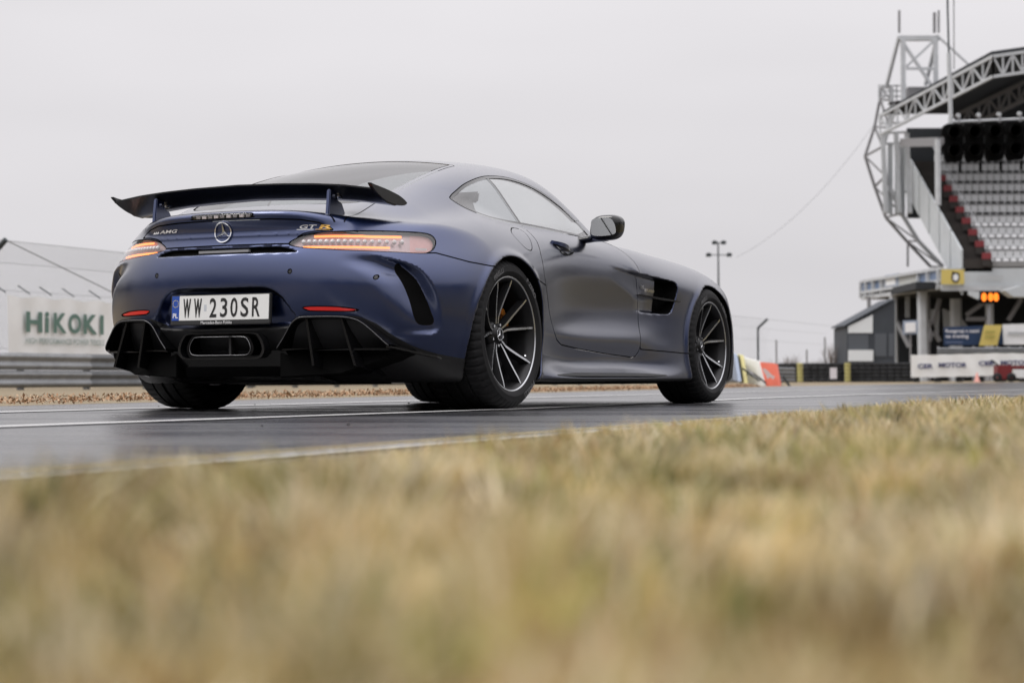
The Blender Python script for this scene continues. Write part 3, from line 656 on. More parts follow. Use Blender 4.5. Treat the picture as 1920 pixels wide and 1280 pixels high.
DOOR=DLOW+[(1.45,.99),(1.2,.99),(.471,.99)]
door,M=cutout(M,pxz(DOOR))
SKIRT=[(.10,.63),(.22,.622),(.33,.612),(.42,.597)]+DLOW[7:18]+[(1.69,.302),(2.0,.293),(2.4,.280),(2.4,-.1),(.10,-.1)]
skirt,M=cutout(M,pxz(SKIRT))
FUEL=smoothpoly([(.20,.84),(.215,.79),(.25,.765),(.30,.762),(.345,.785),(.385,.825),(.40,.86),(.37,.875),(.28,.872)],4)
fuel,MR=cutout(M,pxz(FUEL,zlo=.74),.0022); fgap=GAPS.pop()
VH=smoothpoly([(1.945,.675),(2.02,.683),(2.11,.674),(2.127,.65),(2.117,.61),(2.083,.54),(2.05,.522),(1.985,.52),(1.955,.56)],4)
vhf=lambda V:np.maximum(pxz(VENT,1.8,2.3)(V)-.005,2.0-V[:,0])
vh,MR2=clip(MR,vhf(MR[0])); vhl,ML=clip(M,vhf(M[0]))
SCP=smoothpoly([(-.70,.650),(-.676,.637),(-.645,.610),(-.618,.565),(-.585,.497),(-.565,.426),(-.558,.395),(-.575,.380),(-.63,.384),(-.655,.42),(-.668,.50),(-.69,.58)],3)  # vent opening, widened inward: the recess shade there is painted black too
scp,bumper=clip(bumper,pxz(SCP,hi=-.4)(bumper[0]))
slot,bumper=clip(bumper,pyz([(a,b) for a,b in SLOT])(bumper[0])-.001)
REFL=smoothpoly([(.415,.455),(.435,.460),(.49,.461),(.58,.457),(.647,.445),(.622,.438),(.49,.440),(.437,.443)],4)
refl,bumper=cutout(bumper,pyz(REFL),.0025)
sens=[]
for cy,cz in ((.361,.616),(.712,.588)):
    t=np.linspace(0,2*PI,14,endpoint=False); s_,bumper=cutout(bumper,pyz(np.stack([cy+.010*np.cos(t)*(1 if cy<.5 else .8),cz+.011*np.sin(t)],1)),.0018); sens.append(s_)
both=lambda m:join(m,mirror(m))
mkN('body',join(MR2,mirror(ML)),PAINT)
mkN('rear_bumper',both(bumper),PAINT); mkN('tailgate_panel',both(lid),PAINT); mkN('tailgate_frame',both(hatch),PAINT)
mkN('rear_window',both(rgl),GLASSR,off=-.002); mkN('windscreen',both(wsh),GLASSW,off=-.002)
mkN('fuel_flap',fuel,PAINT)
mkN('panel_gap',join(*[both(g) for g in GAPS if len(g[2])],fgap),DARK,off=-.005)
mkN('underbody',both(under),PLAST)
for nm,m,ma,of in (('door',door,PAINT,0),('side_skirt',skirt,PAINT,0),('window_trim',trim,BLACK,.001),('quarter_window',qgl,GLASSQ,-.002),('door_window',dgl,GLASS,-.002),('side_reflector',refl,REDL,-.001),('bumper_vent_and_shade',scp,DARK,0)):
    mkN(nm,m,ma,off=of); mkN(nm,mirror(m),ma,off=of)
wa,wb=clip(well,well[0][:,0]-1.3)
for m in (wa,wb): mkN('wheel_well',m,DARK); mkN('wheel_well',mirror(m),DARK)
mkN('fender_vent',vh,DARK); mkN('fender_vent',mirror(vhl),DARK)
mkN('vent_slot',both(slot),DARK)
for s_ in sens: mkN('parking_sensor',s_,BLACK,off=-.001); mkN('parking_sensor',mirror(s_),BLACK,off=-.001)
bl=mkN('brake_light',both(chm),LENS); 
# --- inside lining and seats
shell=join(M,hatch); keep=shell[0][shell[2]].mean(1); k=(keep[:,2]>.80)&(keep[:,0]>-.72)&(keep[:,0]<1.95)
lin=comp((shell[0],shell[1],shell[2][k])); lin=(lin[0]-lin[1]*.022,-lin[1],lin[2][:,::-1]); mkN('headlining',both(lin),CABIN)
b=MB(); b.box((.6,0,.62),(2.5,1.45,.03)); b.box((-.45,0,.80),(.60,1.05,.03)); b.box((-.14,0,.74),(.04,1.25,.26)); b.build('cabin_floor',CABIN,CAR)
b=MB(); b.box((1.42,0,.80),(.42,1.36,.22)); b.build('dashboard',CABIN,CAR,bevel=.05)
for s in (-1,1):
    b=MB(); f=lambda a,c,t:(a,s*.37+t*.24,c)
    b.prism([(.38,.66),(.24,.98),(.22,1.02),(.25,1.04),(.32,1.03),(.37,.97),(.50,.72),(.86,.72),(.90,.66),(.84,.62),(.42,.62)],f,-1,1); b.build('seat',CABIN,CAR,bevel=.03)
b=MB(); b.prism([(1.30,1.115),(1.33,1.175),(1.35,1.175),(1.33,1.11)],lambda a,c,t:(a,t,c),-.11,.11); b.build('rear_view_mirror',CABIN,CAR,bevel=.01)
b=MB()
for i in range(24):
    t0,t1=2*PI*i/24,2*PI*(i+1)/24; b.bar((1.10-.06*math.sin(t0),.37+.18*math.cos(t0),.86+.17*math.sin(t0)),(1.10-.06*math.sin(t1),.37+.18*math.cos(t1),.86+.17*math.sin(t1)),.016,6)
b.build('steering_wheel',CABIN,CAR)
# --- helper: points on the rear skin
def rear_x(y,z):
    y=np.atleast_1d(np.asarray(y,float)); z=np.atleast_1d(np.asarray(z,float)); a=np.full(y.shape,-1.1); c=np.full(y.shape,-.3)
    xs=np.linspace(-1.1,-.2,181); fv=np.array([base(np.full(y.shape,q),y,z) for q in xs]); i=np.argmax(fv<0,0)
    a=xs[np.maximum(i-1,0)]; c=xs[i]
    for _ in range(14):
        m=(a+c)/2; n=base(m,y,z)<0; c=np.where(n,m,c); a=np.where(n,a,m)
    return c
def side_y(x,z):
    x=np.atleast_1d(np.asarray(x,float)); z=np.atleast_1d(np.asarray(z,float)); a=np.full(x.shape,-1.15); c=np.full(x.shape,-.3)
    ys=np.linspace(-1.15,-.3,171); fv=np.array([base(x,np.full(x.shape,q),z) for q in ys]); i=np.argmax(fv<0,0); a=ys[np.maximum(i-1,0)]; c=ys[i]
    for _ in range(14):
        m=(a+c)/2; n=base(x,m,z)<0; c=np.where(n,m,c); a=np.where(n,a,m)
    return c
# --- tail lamps
lh=(lamp[0]-lamp[1]*.022,lamp[1],lamp[2])
hin,hout=clip(lh,(-lh[0][:,1]+.6*(lh[0][:,0]+.95))-.985)
def strip_path(y0,y1,za,zb,n=26,off=.012):
    ys=-np.linspace(y0,y1,n); t=np.linspace(0,1,n); z=za+(zb-za)*t; x=rear_x(ys,z); P=np.stack([x,ys,z],1); g=grad(base,P); g/=np.linalg.norm(g,axis=1,keepdims=True); return P-g*off
def ribbon(P,h,d=.006):
    b=MB(); n=len(P)
    for i in range(n-1):
        for k in (i,i+1): pass
    V=[];Fc=[]
    for p in P: V+= [p+(0,0,-h),p+(0,0,h)]
    for i in range(n-1): Fc.append((2*i,2*i+2,2*i+3,2*i+1))
    return V,Fc
for s in (1,-1):
    ms=np.array([1,s,1])
    lp=mkN('tail_light',lamp if s==1 else mirror(lamp),LENS)
    hh=mkN('lamp_housing',hin if s==1 else mirror(hin),HOUSE,lp); mkN('lamp_reflector',hout if s==1 else mirror(hout),HOUSR,lp)
    for (y0,y1,za,zb,h) in ((.44,.755,.7735,.779,.0050),(.40,.735,.7285,.728,.0045)):
        V,Fc=ribbon(strip_path(y0,y1,za,zb),h); b=MB(); b.add([p*ms for p in V],Fc); b.build('light_strip',ORANGE,lp)
    P=strip_path(.400,.765,.7505,.7535,16,.010)
    for p in P:
        b=MB(); b.lathe([(.0,-.012),(.007,-.011),(.0108,-.006),(.012,0)],'x',10,tuple(p*ms)); b.build('led_lens',LEDW,lp,smooth=True)
    b=MB(); V,Fc=ribbon(strip_path(.815,.845,.722,.722,6,.008),.005); b.add([p*ms for p in V],Fc); b.build('side_marker',WHITE,lp)
# --- third brake light segments
for i,y in enumerate(np.linspace(-.135,.135,9)):
    b=MB(); b.box((rear_x(y,.872)[0]+.014,y,.872),(.01,.022,.013)); b.build('led_segment',LEDW if i%2 else SILVER,bl)
b=MB(); b.box((-.934,-.01,.714),(.016,.27,.011)); b.build('handle_bar',mat('grey_bar',(.25,.25,.26),.5),CAR)
# --- rear wing
def foil(y):
    a=abs(y); zt=np.interp(a,[0,.24,.41,.55,.65,.70],[1.023,1.018,1.010,.999,.985,.978]); xl=np.interp(a,[0,.4,.7],[-.60,-.585,-.55]); zl=zt-np.interp(a,[0,.4,.7],[.034,.036,.040]); xt=-.815
    pr=[(0,0,0),(.05,.012,-.014),(.2,.017,-.030),(.45,.015,-.034),(.75,.010,-.018),(1,.003,-.004)]
    up=[(xl+(xt-xl)*t,y,zl+(zt-zl)*t+u) for t,u,l in pr]; lo=[(xl+(xt-xl)*t,y,zl+(zt-zl)*t+l) for t,u,l in pr[1:][::-1]]
    return up+lo
b=MB(); ys=np.linspace(-.70,.70,41); S=[foil(y) for y in ys]; n=len(S[0]); V=[p for q in S for p in q]
Fc=[(i*n+k,i*n+(k+1)%n,(i+1)*n+(k+1)%n,(i+1)*n+k) for i in range(40) for k in range(n)]+[tuple(range(n)),tuple(range(40*n,41*n))[::-1]]
b.add(V,Fc); wing=b.build('rear_wing',CARBON,CAR,angle=.7)
EP=smoothpoly([(-.832,1.000),(-.80,.996),(-.70,.985),(-.58,.966),(-.51,.943),(-.505,.932),(-.54,.922),(-.62,.922),(-.70,.934),(-.76,.955),(-.80,.975)],3)
for s in (-1,1):
    b=MB(); b.prism([tuple(p) for p in EP],lambda a,c,t:(a,s*(.700+t*.009+.25*(c-.96)*.3),c),-1,1); b.build('wing_end_plate',CARBON,wing,bevel=.003)
    b=MB(); yy=s*.475
    b.prism([(-.815,.868),(-.800,.985),(-.745,.985),(-.735,.940),(-.70,.930),(-.66,.865)],lambda a,c,t:(a,yy+t*.010,c),-1,1); b.build('wing_upright',PAINT,wing,bevel=.004)
    for dx in (-.765,-.715):
        b=MB(); b.lathe([(0,-.016),(.009,-.016),(.009,.016),(0,.016)],'y',10,(dx,yy,.957)); b.build('bolt',CHROME,wing)
# --- badges
def rear_map(y0,y1,z0,z1,slant=0,off=.004):
    """u runs from car left (+y) to right as seen from behind"""
    def f(u,v):
        y=y0+(y1-y0)*u-slant*v; z=z0+(z1-z0)*v; return (rear_x(y,z)-off,y,z)
    return f
def star(c,r,ax,parent,name='star_badge'):
    """three-pointed star in a ring; ax: map (a,b,t)->xyz"""
    b=MB(); n=40
    for i in range(n):
        t0,t1=2*PI*i/n,2*PI*(i+1)/n
        q=[(r*math.cos(t)*k,r*math.sin(t)*k) for t,k in ((t0,1),(t1,1),(t1,.89),(t0,.89))]; b.prism(q,ax,0,.005)
    for k in range(3):
        t=PI/2+2*PI*k/3; tip=(r*.93*math.cos(t),r*.93*math.sin(t)); q=r*.16
        l=(q*math.cos(t+PI/3),q*math.sin(t+PI/3)); rr=(q*math.cos(t-PI/3),q*math.sin(t-PI/3))
        P=[ax(*tip,0),ax(*l,0),ax(0,0,0.0),ax(*rr,0),ax(0,0,.008),ax(*tip,.003)]; b.add(P,[(5,1,4),(5,4,3),(0,1,5),(0,5,3),(1,2,4),(2,3,4)])
    return b.build(name,CHROME,parent)
SZ=np.linspace(-.05,.05,11); SXX=rear_x(np.zeros(11),.801+SZ)
star((0,0),.046,lambda a,c,t:(float(np.interp(c,SZ,SXX))+.25*a*a-.003-t,-a,.801+c),CAR)
# AMG-style slanted marks left, GT R marks right
GOLD=mat('gold_badge',(.75,.45,.12),.3,.6)
BADGE=mat('badge_silver',(.72,.72,.74),.3,.25)
lettering('AMG',rear_map(.385,.275,.811,.826,.012),BADGE,CAR,'badge_lettering',.02)
for i in range(3):
    y=.432-i*.013; b=MB()
    b.add([(p[0],y-d,z) for p,(d,z) in zip([(float(rear_x(y,.818)[0])-.004,)]*4,((0,.811),(.009,.811),(.021,.826),(.012,.826)))],[(0,1,2,3)]); b.build('badge_bar',BADGE,CAR)
lettering('GT',rear_map(-.375,-.445,.806,.823,.010),BADGE,CAR,'badge_lettering',.02)
lettering('R',rear_map(-.462,-.512,.806,.823,.010),GOLD,CAR,'badge_lettering',.03)
V=[(float(rear_x(y,z)[0])-.003,y,z) for y,z in ((-.365,.8015),(-.44,.8015),(-.44,.804),(-.365,.804))]; b=MB(); b.add(V,[(0,1,2,3)]); b.build('badge_bar',CHROME,CAR)
V=[(float(rear_x(y,z)[0])-.003,y,z) for y,z in ((-.445,.8015),(-.505,.8015),(-.515,.804),(-.45,.804))]; b=MB(); b.add(V,[(0,1,2,3)]); b.build('badge_bar',GOLD,CAR)
# --- licence plate
PX=-.951; tilt=.05
pf=lambda u,v,t=0:(PX-t+(v-.457)*.06,-u,v)       # u: right as seen from behind
b=MB(); b.prism([(-.272,.386),(.272,.386),(.272,.524),(-.272,.524)],lambda a,c,t:pf(a,c,t),-.012,.004); fr=b.build('licence_plate',mat('plate_frame',(.015,.015,.016),.45),CAR,bevel=.004)
b=MB(); b.prism([(-.262,.408),(.262,.408),(.262,.519),(-.262,.519)],lambda a,c,t:pf(a,c,t),.004,.0055); b.build('plate_face',mat('plate_white',(.72,.72,.70),.4),fr)
b=MB(); b.prism([(-.262,.408),(-.222,.408),(-.222,.519),(-.262,.519)],lambda a,c,t:pf(a,c,t),.0055,.0062); b.build('country_band',mat('euro_blue',(.01,.06,.33),.4),fr)
PT=mat('plate_letters',(.008,.008,.008),.5)
def ptxt(s,u0,u1,v0,v1,m,bold=0): lettering(s,lambda a,c:pf(u0+(u1-u0)*a,v0+(v1-v0)*c,.0068),m,fr,'plate_lettering',bold)
for ch,u0,u1 in (('W',-.200,-.158),('W',-.141,-.098),('2',-.055,-.017),('3',.003,.041),('0',.058,.096),('S',.113,.155),('R',.174,.216)): ptxt(ch,u0,u1,.420,.506,PT,.042 if ch=='W' else .014)
ptxt('PL',-.256,-.228,.419,.441,WHITE,.02)
ptxt('Mercedes-Benz Polska',-.10,.068,.390,.404,WHITE)
STAR=mat('euro_star',(.8,.65,.1),.5)
for k in range(12):
    t=2*PI*k/12; b=MB(); c=(-.242+.0155*math.cos(t),.484+.0155*math.sin(t)); q=[]
    for j in range(10): rr=.0030 if j%2==0 else .0013; q.append(pf(c[0]+rr*math.sin(PI*j/5),c[1]+rr*math.cos(PI*j/5),.0068))
    b.add(q,[tuple(range(10))]); b.build('euro_star',STAR,fr)
b=MB(); b.prism([(-.086,.448),(-.072,.448),(-.072,.478),(-.086,.478)],lambda a,c,t:pf(a,c,t),.0056,.0060); b.build('hologram_sticker',mat('sticker',(.5,.52,.55),.4),fr)
# --- diffuser
def frame_loop(P,r,name,m=BLACK,close=False,parent=CAR):
    b=MB(); b.tube([tuple(p) for p in P]+([tuple(P[0])] if close else []),r,6); return b.build(name,m,parent,smooth=True)
def dx(a): return np.interp(abs(a),[0,.42,.62,.765,.9],[-.945,-.947,-.872,-.795,-.60])
dif=None
for s in (-1,1):
    fr3=smoothpoly([(.30,.272),(.335,.318),(.375,.378),(.41,.403),(.45,.409),(.58,.409),(.64,.400),(.68,.378),(.735,.325),(.775,.282)],4,False)
    # raised frame of the channel
    b=MB(); V=[];
    for a,c in fr3:
        x=dx(a); V+= [(x-.006,s*a,c),(x-.006,s*a,c+.012),(x+.10,s*a,c+.004),(x+.10,s*a,c-.016)]
    m=len(fr3); Fc=[]
    for i in range(m-1):
        for k in range(4): Fc.append((4*i+k,4*i+(k+1)%4,4*i+4+(k+1)%4,4*i+4+k))
    b.add(V,Fc); dchan=b.build('diffuser_channel',DIFB,CAR,angle=.6)
    frame_loop([(dx(a)-.0065,s*a,c+.006) for a,c in fr3],.0014,'diffuser_edge_highlight',mat('edge_highlight',(.20,.20,.21),.35,.8),False,dchan)  # added pale tube imitating the gloss highlight along the frame edge
    for y0,y1 in ((.44,.475),(.585,.655)):
        b=MB(); b.prism([(.0,.405),(.0,.20),(.30,.15),(.30,.36)],lambda a,c,t:(dx(y0)+.012+a,s*(np.interp(c,[.2,.405],[y1,y0])+t*.006),c),-1,1); b.build('diffuser_fin',DIFB,dchan)
    b=MB(); b.prism([(.31,-1),(.46,-1),(.62,-1),(.765,-1),(.765,1),(.62,1),(.46,1),(.31,1)],lambda a,c,t:(dx(a)+.02+t,s*a,.272+c*.004),0,.16); b.build('diffuser_blade',DIFB,dchan)
    b=MB(); b.prism([(.28,.262),(.50,.262),(.70,.266),(.775,.284),(.788,.268),(.775,.250),(.72,.222),(.56,.165),(.28,.150)],lambda a,c,t:(dx(a)+.05+t*(-.40-dx(a)),s*(a+.10*t),c),0,1); b.build('diffuser_side',DARK,dchan,bevel=.004)
    b=MB(); b.prism([(0.02,0),(.28,.11),(.30,.125),(.26,.125),(.02,.02)],lambda a,c,t:(-.80+a,s*(.757+c),.286-.18*a+t),-.004,.004); b.build('diffuser_flick',BLACK,dchan)
b=MB(); b.add([(-.90,.31,.27),(-.90,-.31,.27),(-.86,-.34,.20),(-.80,-.42,.155),(-.6,-.45,.12),(-.6,.45,.12),(-.80,.42,.155),(-.86,.34,.20)],[(0,7,2,1),(7,6,3,2),(6,5,4,3)]); dif=b.build('diffuser_centre',DIFB,CAR)
EXO=[(.135,.356),(.165,.346),(.20,.312),(.225,.278),(.225,.245),(.20,.222),(.16,.208)]; EXI=[(.05,.332),(.125,.331),(.148,.320),(.164,.288),(.160,.264),(.138,.251),(.05,.250)]
def sym(P): return [(-a,c) for a,c in P][::-1][::-1]+[(a,c) for a,c in P[::-1]]
def ringpart(outer,inner,x0,x1,name,m,parent,xin=None):
    n=len(outer); V=[(x0,a,c) for a,c in outer]+[(x0,a,c) for a,c in inner]+[(x1,a,c) for a,c in outer]+[(x1 if xin is None else xin,a,c) for a,c in inner]; Fc=[]
    for i in range(n):
        j=(i+1)%n; Fc+= [(i,j,n+j,n+i),(i,2*n+i,2*n+j,j),(n+i,n+j,3*n+j,3*n+i)]
    b=MB(); b.add(V,Fc); return b.build(name,m,parent,bevel=0)
eo=smoothpoly(sym(EXI),4); c0=eo.mean(0)
grow=lambda k,dz=0:[tuple(c0+(p-c0)*(1+k)+(0,0)) for p in eo]
ex=ringpart(grow(.10),[tuple(p) for p in eo],-.955,-.80,'exhaust_tip',mat('black_chrome',(.025,.025,.027),.25,1),CAR,-.80)
ringpart(grow(.42),grow(.34),-.95,-.90,'exhaust_surround',BLACK,ex)
b=MB(); b.add([(-.83,a,c) for a,c in eo],[tuple(range(len(eo)))]); b.build('exhaust_core',DARK,ex)
b=MB(); b.box((-.87,-.03,.29),(.10,.012,.075)); b.build('exhaust_divider',PLAST,ex)
frame_loop([(-.957,a,c) for a,c in eo],.0012,'exhaust_rim',mat('dull_chrome',(.30,.30,.31),.3,1),True,ex)
# --- side skirt blade, fender fin, badge, handles, mirrors
for s in (-1,1):
    b=MB(); xs=np.linspace(.42,2.05,24); V=[];Fc=[]
    for x in xs:
        k=math.sin(PI*min(1,(x-.40)/.5)/2)*(1 if x<1.8 else max(.25,(2.1-x)/.3)); y=.955+.020*k; V+= [(x,s*(y-.03),.172),(x,s*y,.163),(x,s*(y+.004),.155),(x,s*(y-.04),.146)]
    for i in range(len(xs)-1):
        for q in range(4): Fc.append((4*i+q,4*i+(q+1)%4,4*i+4+(q+1)%4,4*i+4+q))
    b.add(V,Fc); b.build('skirt_blade',PLAST,CAR,angle=.8)
    b=MB(); b.box((1.15,s*.86,.128),(1.5,.16,.03)); b.build('floor_edge',DARK,CAR)
    b=MB(); b.prism([(1.665,-.004),(1.70,-.012),(1.95,-.022),(2.16,-.010),(2.178,.0),(2.05,.006),(1.70,.008)],lambda a,c,t:(a,s*(np.interp(a,[1.66,2.18],[.905,.962])+t),np.interp(a,[1.66,2.18],[.603,.579])+c*.45),-.05,.006); b.build('vent_fin',BLACK,CAR,bevel=.0015)
    hy=lambda x,z:float(side_y(x,z)[0])
    HP=smoothpoly([(.66,.832),(.70,.835),(.80,.818),(.865,.800),(.875,.788),(.85,.774),(.78,.764),(.72,.768),(.69,.795)],3)
    b=MB(); b.add([(x,s*-(hy(x,z)-.002),z) for x,z in HP],[tuple(range(len(HP)))]); b.build('handle_recess',BLACK,CAR)
    b=MB(); n_=9; V=[];Fc=[]
    for i in range(n_):
        t=i/(n_-1); x=.652+.205*t; z=.826-.034*t; o=.004+.026*math.sin(PI*min(1,t*1.15+.05))**.7; h=.010+.005*math.sin(PI*t); y0=-hy(x,z)
        V+= [(x,s*(y0-.002),z+h),(x,s*(y0+o),z+h*.7),(x,s*(y0+o),z-h*.7),(x,s*(y0+o-.014),z-h)]
    for i in range(n_-1):
        for q in range(4): Fc.append((4*i+q,4*i+(q+1)%4,4*i+4+(q+1)%4,4*i+4+q))
    Fc+= [(0,1,2,3),tuple(range(4*n_-4,4*n_))[::-1]]; b.add(V,Fc); b.build('door_handle',PAINT,CAR,angle=1.0)
    # mirror
    def MF(x,y,z):
        cx,cy,cz=1.10,-.985,.925; u=(x-cx); v=(y-cy); w_=(z-cz)
        d=((np.abs(u)/.085)**2.4+(np.abs(v+.15*w_)/.086)**3+(np.abs(w_)/.066)**3)**(1/2.8)-1; d=d*.065
        cut=-(u+.045)*.8
        arm=np.hypot((x-1.13-.1*(y+.86))/1.6,z-.865-.25*np.maximum(0,-.80-y)*.4)-.020; arm=np.maximum(arm,np.maximum(y+.74,-.97-y))
        return smin(smax(d,cut,.02),arm,.02)
    mm_=mesh_field(MF,(.95,-1.13,.80),(1.26,-.70,1.02),.007,6)
    mm_=mm_ if s==-1 else mirror(mm_); mr=mkN('wing_mirror',mm_,BLACK)
    mg=smoothpoly([(-.085,-.04),(-.09,0.0),(-.075,.040),(-.02,.050),(.05,.046),(.078,.020),(.084,-.018),(.07,-.038),(0,-.046)],4)
    b=MB(); b.add([(1.0525,s*(.985+a*.80-.12*c),.925+c*.98) for a,c in mg],[tuple(range(len(mg)))]); b.build('mirror_glass',mat('mirror_silver',(.8,.82,.83),.02,1),mr)
sy=lambda x,z:float(side_y(x,z)[0])
for txt,x0,x1,z0,z1 in (('V8',1.725,1.79,.634,.658),('BITURBO',1.80,1.93,.626,.642)):
    lettering(txt,lambda u,v:(x0+(x1-x0)*u,side_y(x0+(x1-x0)*u,z0+(z1-z0)*v)-.003,z0+(z1-z0)*v-.03*(x0+(x1-x0)*u-1.72)),CHROME,CAR,'badge_lettering',.02)
# --- wheels (axis y, outer face towards -y)
def wheel_meshes(rt,wt,rr,key):
    W={}; h=wt/2
    # tyre with shoulder grooves
    seg=216; prof=[(rr-.004,h*.86),(rr+.012,h*.97),(rr+.35*(rt-rr),h*1.02),(rr+.62*(rt-rr),h*1.0),(rt-.016,h*.92),(rt-.006,h*.84),(rt-.001,h*.74),(rt,h*.50),(rt,h*.44),(rt-.008,h*.43),(rt-.008,h*.37),(rt,h*.36),(rt,h*.06),(rt-.008,h*.05),(rt-.008,-h*.05),(rt,-h*.06),(rt,-h*.36),(rt-.008,-h*.37),(rt-.008,-h*.43),(rt,-h*.44),(rt,-h*.50),(rt-.001,-h*.74),(rt-.006,-h*.84),(rt-.016,-h*.92),(rr+.62*(rt-rr),-h*1.0),(rr+.35*(rt-rr),-h*1.02),(rr+.012,-h*.97),(rr-.004,-h*.86)]
    b=MB(); b.lathe(prof,'y',seg); n=len(prof); V=b.v
    for i in range(seg):
        if i%4==0:
            for k in list(range(4,8))+list(range(20,24)):
                x,y,z=V[i*n+k]; r=math.hypot(x,z); q=(r-.007)/r; V[i*n+k]=(x*q,y,z*q)
    W['tyre']=b.mesh('tyre',RUBBER); me=W['tyre']; bb=bmesh.new(); bb.from_mesh(me); bmesh.ops.recalc_face_normals(bb,faces=bb.faces)
    for f in bb.faces: f.smooth=True
    for e in bb.edges: e.smooth=e.calc_face_angle(4)<.45
    bb.to_mesh(me); bb.free()
    lip=-h*.93
    b=MB(); b.lathe([(rr+.010,lip+.012),(rr+.013,lip+.004),(rr+.010,lip-.002),(rr+.004,lip-.002),(rr+.001,lip+.002)],'y',72); W['rim_lip']=b.mesh('rim_lip',SILVER,True); recalc(W['rim_lip'])
    b=MB(); b.lathe([(rr+.001,lip+.002),(rr-.012,lip+.014),(rr-.020,lip+.05),(rr-.028,lip+.12),(rr-.03,h*.8)],'y',72); W['rim']=b.mesh('rim',mat('rim_barrel',(.016,.016,.017),.4,.4),True); recalc(W['rim'])
    # spokes: five Y pairs
    def depth(r): t=min(1,max(0,(r-.05)/(rr-.06))); return lip+.066-.060*t**1.3
    b=MB(); b2=MB(); sp=[]
    W['spoke']=None
    for side in (-1,1):
        pts=[(.045,0*side),(.085,.010*side),(.125,.022*side+.006*side)]
        ang=R(16.5); end=(rr+.002)
        path=[(.050,.010*side),(.085,.013*side),(.118,.024*side),(end*math.cos(ang),end*math.sin(ang)*side)]
        L=[]
        P=[path[0],path[1],path[2]]+[tuple(np.array(path[2])*(1-t)+np.array(path[3])*t) for t in (.25,.5,.75,1)]
        for i,(a,c) in enumerate(P):
            p=np.array((a,c)); q=np.array(P[min(i+1,len(P)-1)])-np.array(P[max(i-1,0)]); q/=np.linalg.norm(q); nrm=np.array((-q[1],q[0])); r=np.hypot(a,c); d=depth(r)
            wb=np.interp(i,[0,2,6],[.018,.017,.014]); wt_=np.interp(i,[0,2,6],[.0042,.0056,.0046])
            for off,dd in ((-wb,.034),(-wt_,0),(wt_,0),(wb,.034)): L.append((p[1]*1+nrm[1]*off, d+dd, p[0]+nrm[0]*off))
        m=len(P)
        Fc=[];Mi=[]
        for i in range(m-1):
            for k in range(4):
                Fc.append((4*i+k,4*i+(k+1)%4,4*i+4+(k+1)%4,4*i+4+k)); Mi.append(1 if k==1 else 0)
        o=len(b.v); b.v+=L; b.f+=[tuple(i+o for i in q) for q in Fc]; b.m+=Mi
    me=b.mesh('spoke',[RIMBK,SILVER]); recalc(me); W['spoke']=me
    b=MB(); hd=lip+.060; b.lathe([(0,hd-.004),(.030,hd-.004),(.036,hd),(.040,hd+.01),(.062,hd+.012),(.075,hd+.03),(.075,hd+.06)],'y',40); W['hub']=b.mesh('hub',RIMBK,True); recalc(W['hub'])
    b=MB(); b.lathe([(0,lip+.115),(.195,lip+.115),(.197,lip+.12),(.197,lip+.145),(0,lip+.145)],'y',64); W['brake_disc']=b.mesh('brake_disc',STEEL); recalc(W['brake_disc'])
    return W,hd,lip
WH={'r':wheel_meshes(.3515,.320,.262,'r'),'f':wheel_meshes(.3375,.275,.249,'f')}
def add_wheel(kind,x,y,z,side,cal):
    W,hd,lip=WH[kind]; w0=bpy.data.objects.new('wheel',None); COL.objects.link(w0); w0.parent=CAR; w0.location=(x,y,z); w0.empty_display_size=.1
    w0.rotation_euler=(R(1.6 if kind=='r' else 1.2)*(1 if side<0 else -1)*-1,0,0 if side<0 else PI)
    if side>0: w0.rotation_euler=(R(1.5)*-1,0,PI)
    for k in ('tyre','rim_lip','rim','hub','brake_disc'): link(k,W[k],w0)
    for i in range(5):
        o=link('spoke',W['spoke'],w0); o.rotation_euler=(0,R(-6+72*i),0)
    for i in range(5):
        t=R(30+72*i); b=MB(); b.lathe([(0,hd+.004),(.007,hd+.004),(.009,hd+.018)],'y',8,(.052*math.sin(t),0,.052*math.cos(t))); b.build('wheel_bolt',CHROME,w0)
    star((0,0),.030,lambda a,c,t:(a,hd-.005-t*.4,c),w0,'centre_cap')
    rr=.17; P=[(math.sin(t)*q,math.cos(t)*q) for q,ts in ((.185,np.linspace(cal-.28,cal+.28,8)),(.14,np.linspace(cal+.28,cal-.28,8))) for t in ts]
    b=MB(); b.prism(P,lambda a,c,t:(a,t,c),lip+.095,lip+.165); b.build('brake_caliper',CALIP,w0,bevel=.006)
    b=MB(); rt=.3515 if kind=='r' else .3375; ri=.262 if kind=='r' else .249
    if side<0:
        for txt,t0,t1,r0,r1 in (('PIRELLI',-.62,-.28,.36,.62),('P ZERO',.55,.95,.36,.60),('PIRELLI',2.4,2.8,.36,.62)):
            h=(.320 if kind=='r' else .275)/2
            lettering(txt,lambda u,v:((ri+(rt-ri)*(r0+(r1-r0)*v))*np.sin(t0+(t1-t0)*u),-h*1.022-.0012,(ri+(rt-ri)*(r0+(r1-r0)*v))*np.cos(t0+(t1-t0)*u)),mat('tyre_lettering',(.13,.13,.135),.6),w0,'tyre_lettering',.02)
        b=MB(); t=R(118); p=Vector(((ri-.03)*math.sin(t),lip+.03,(ri-.03)*math.cos(t))); b.bar(p,p+Vector((-.02*math.sin(t),-.012,-.02*math.cos(t))),.0045,8); b.build('valve',CHROME,w0)
for s in (-1,1):
    add_wheel('r',0,s*.825,.3515-.004,s,R(60)); add_wheel('f',XFR,s*.845,.3375-.004,s,R(-75) if s<0 else R(75))
# front splash guard visible behind the front wheel
b=MB(); b.prism([(2.95,.34),(3.02,.40),(3.04,.30),(3.03,.14),(2.93,.13),(2.96,.22)],lambda a,c,t:(a,-.90+t,c),-.06,.06); b.build('splash_guard',PLAST,CAR,bevel=.01)
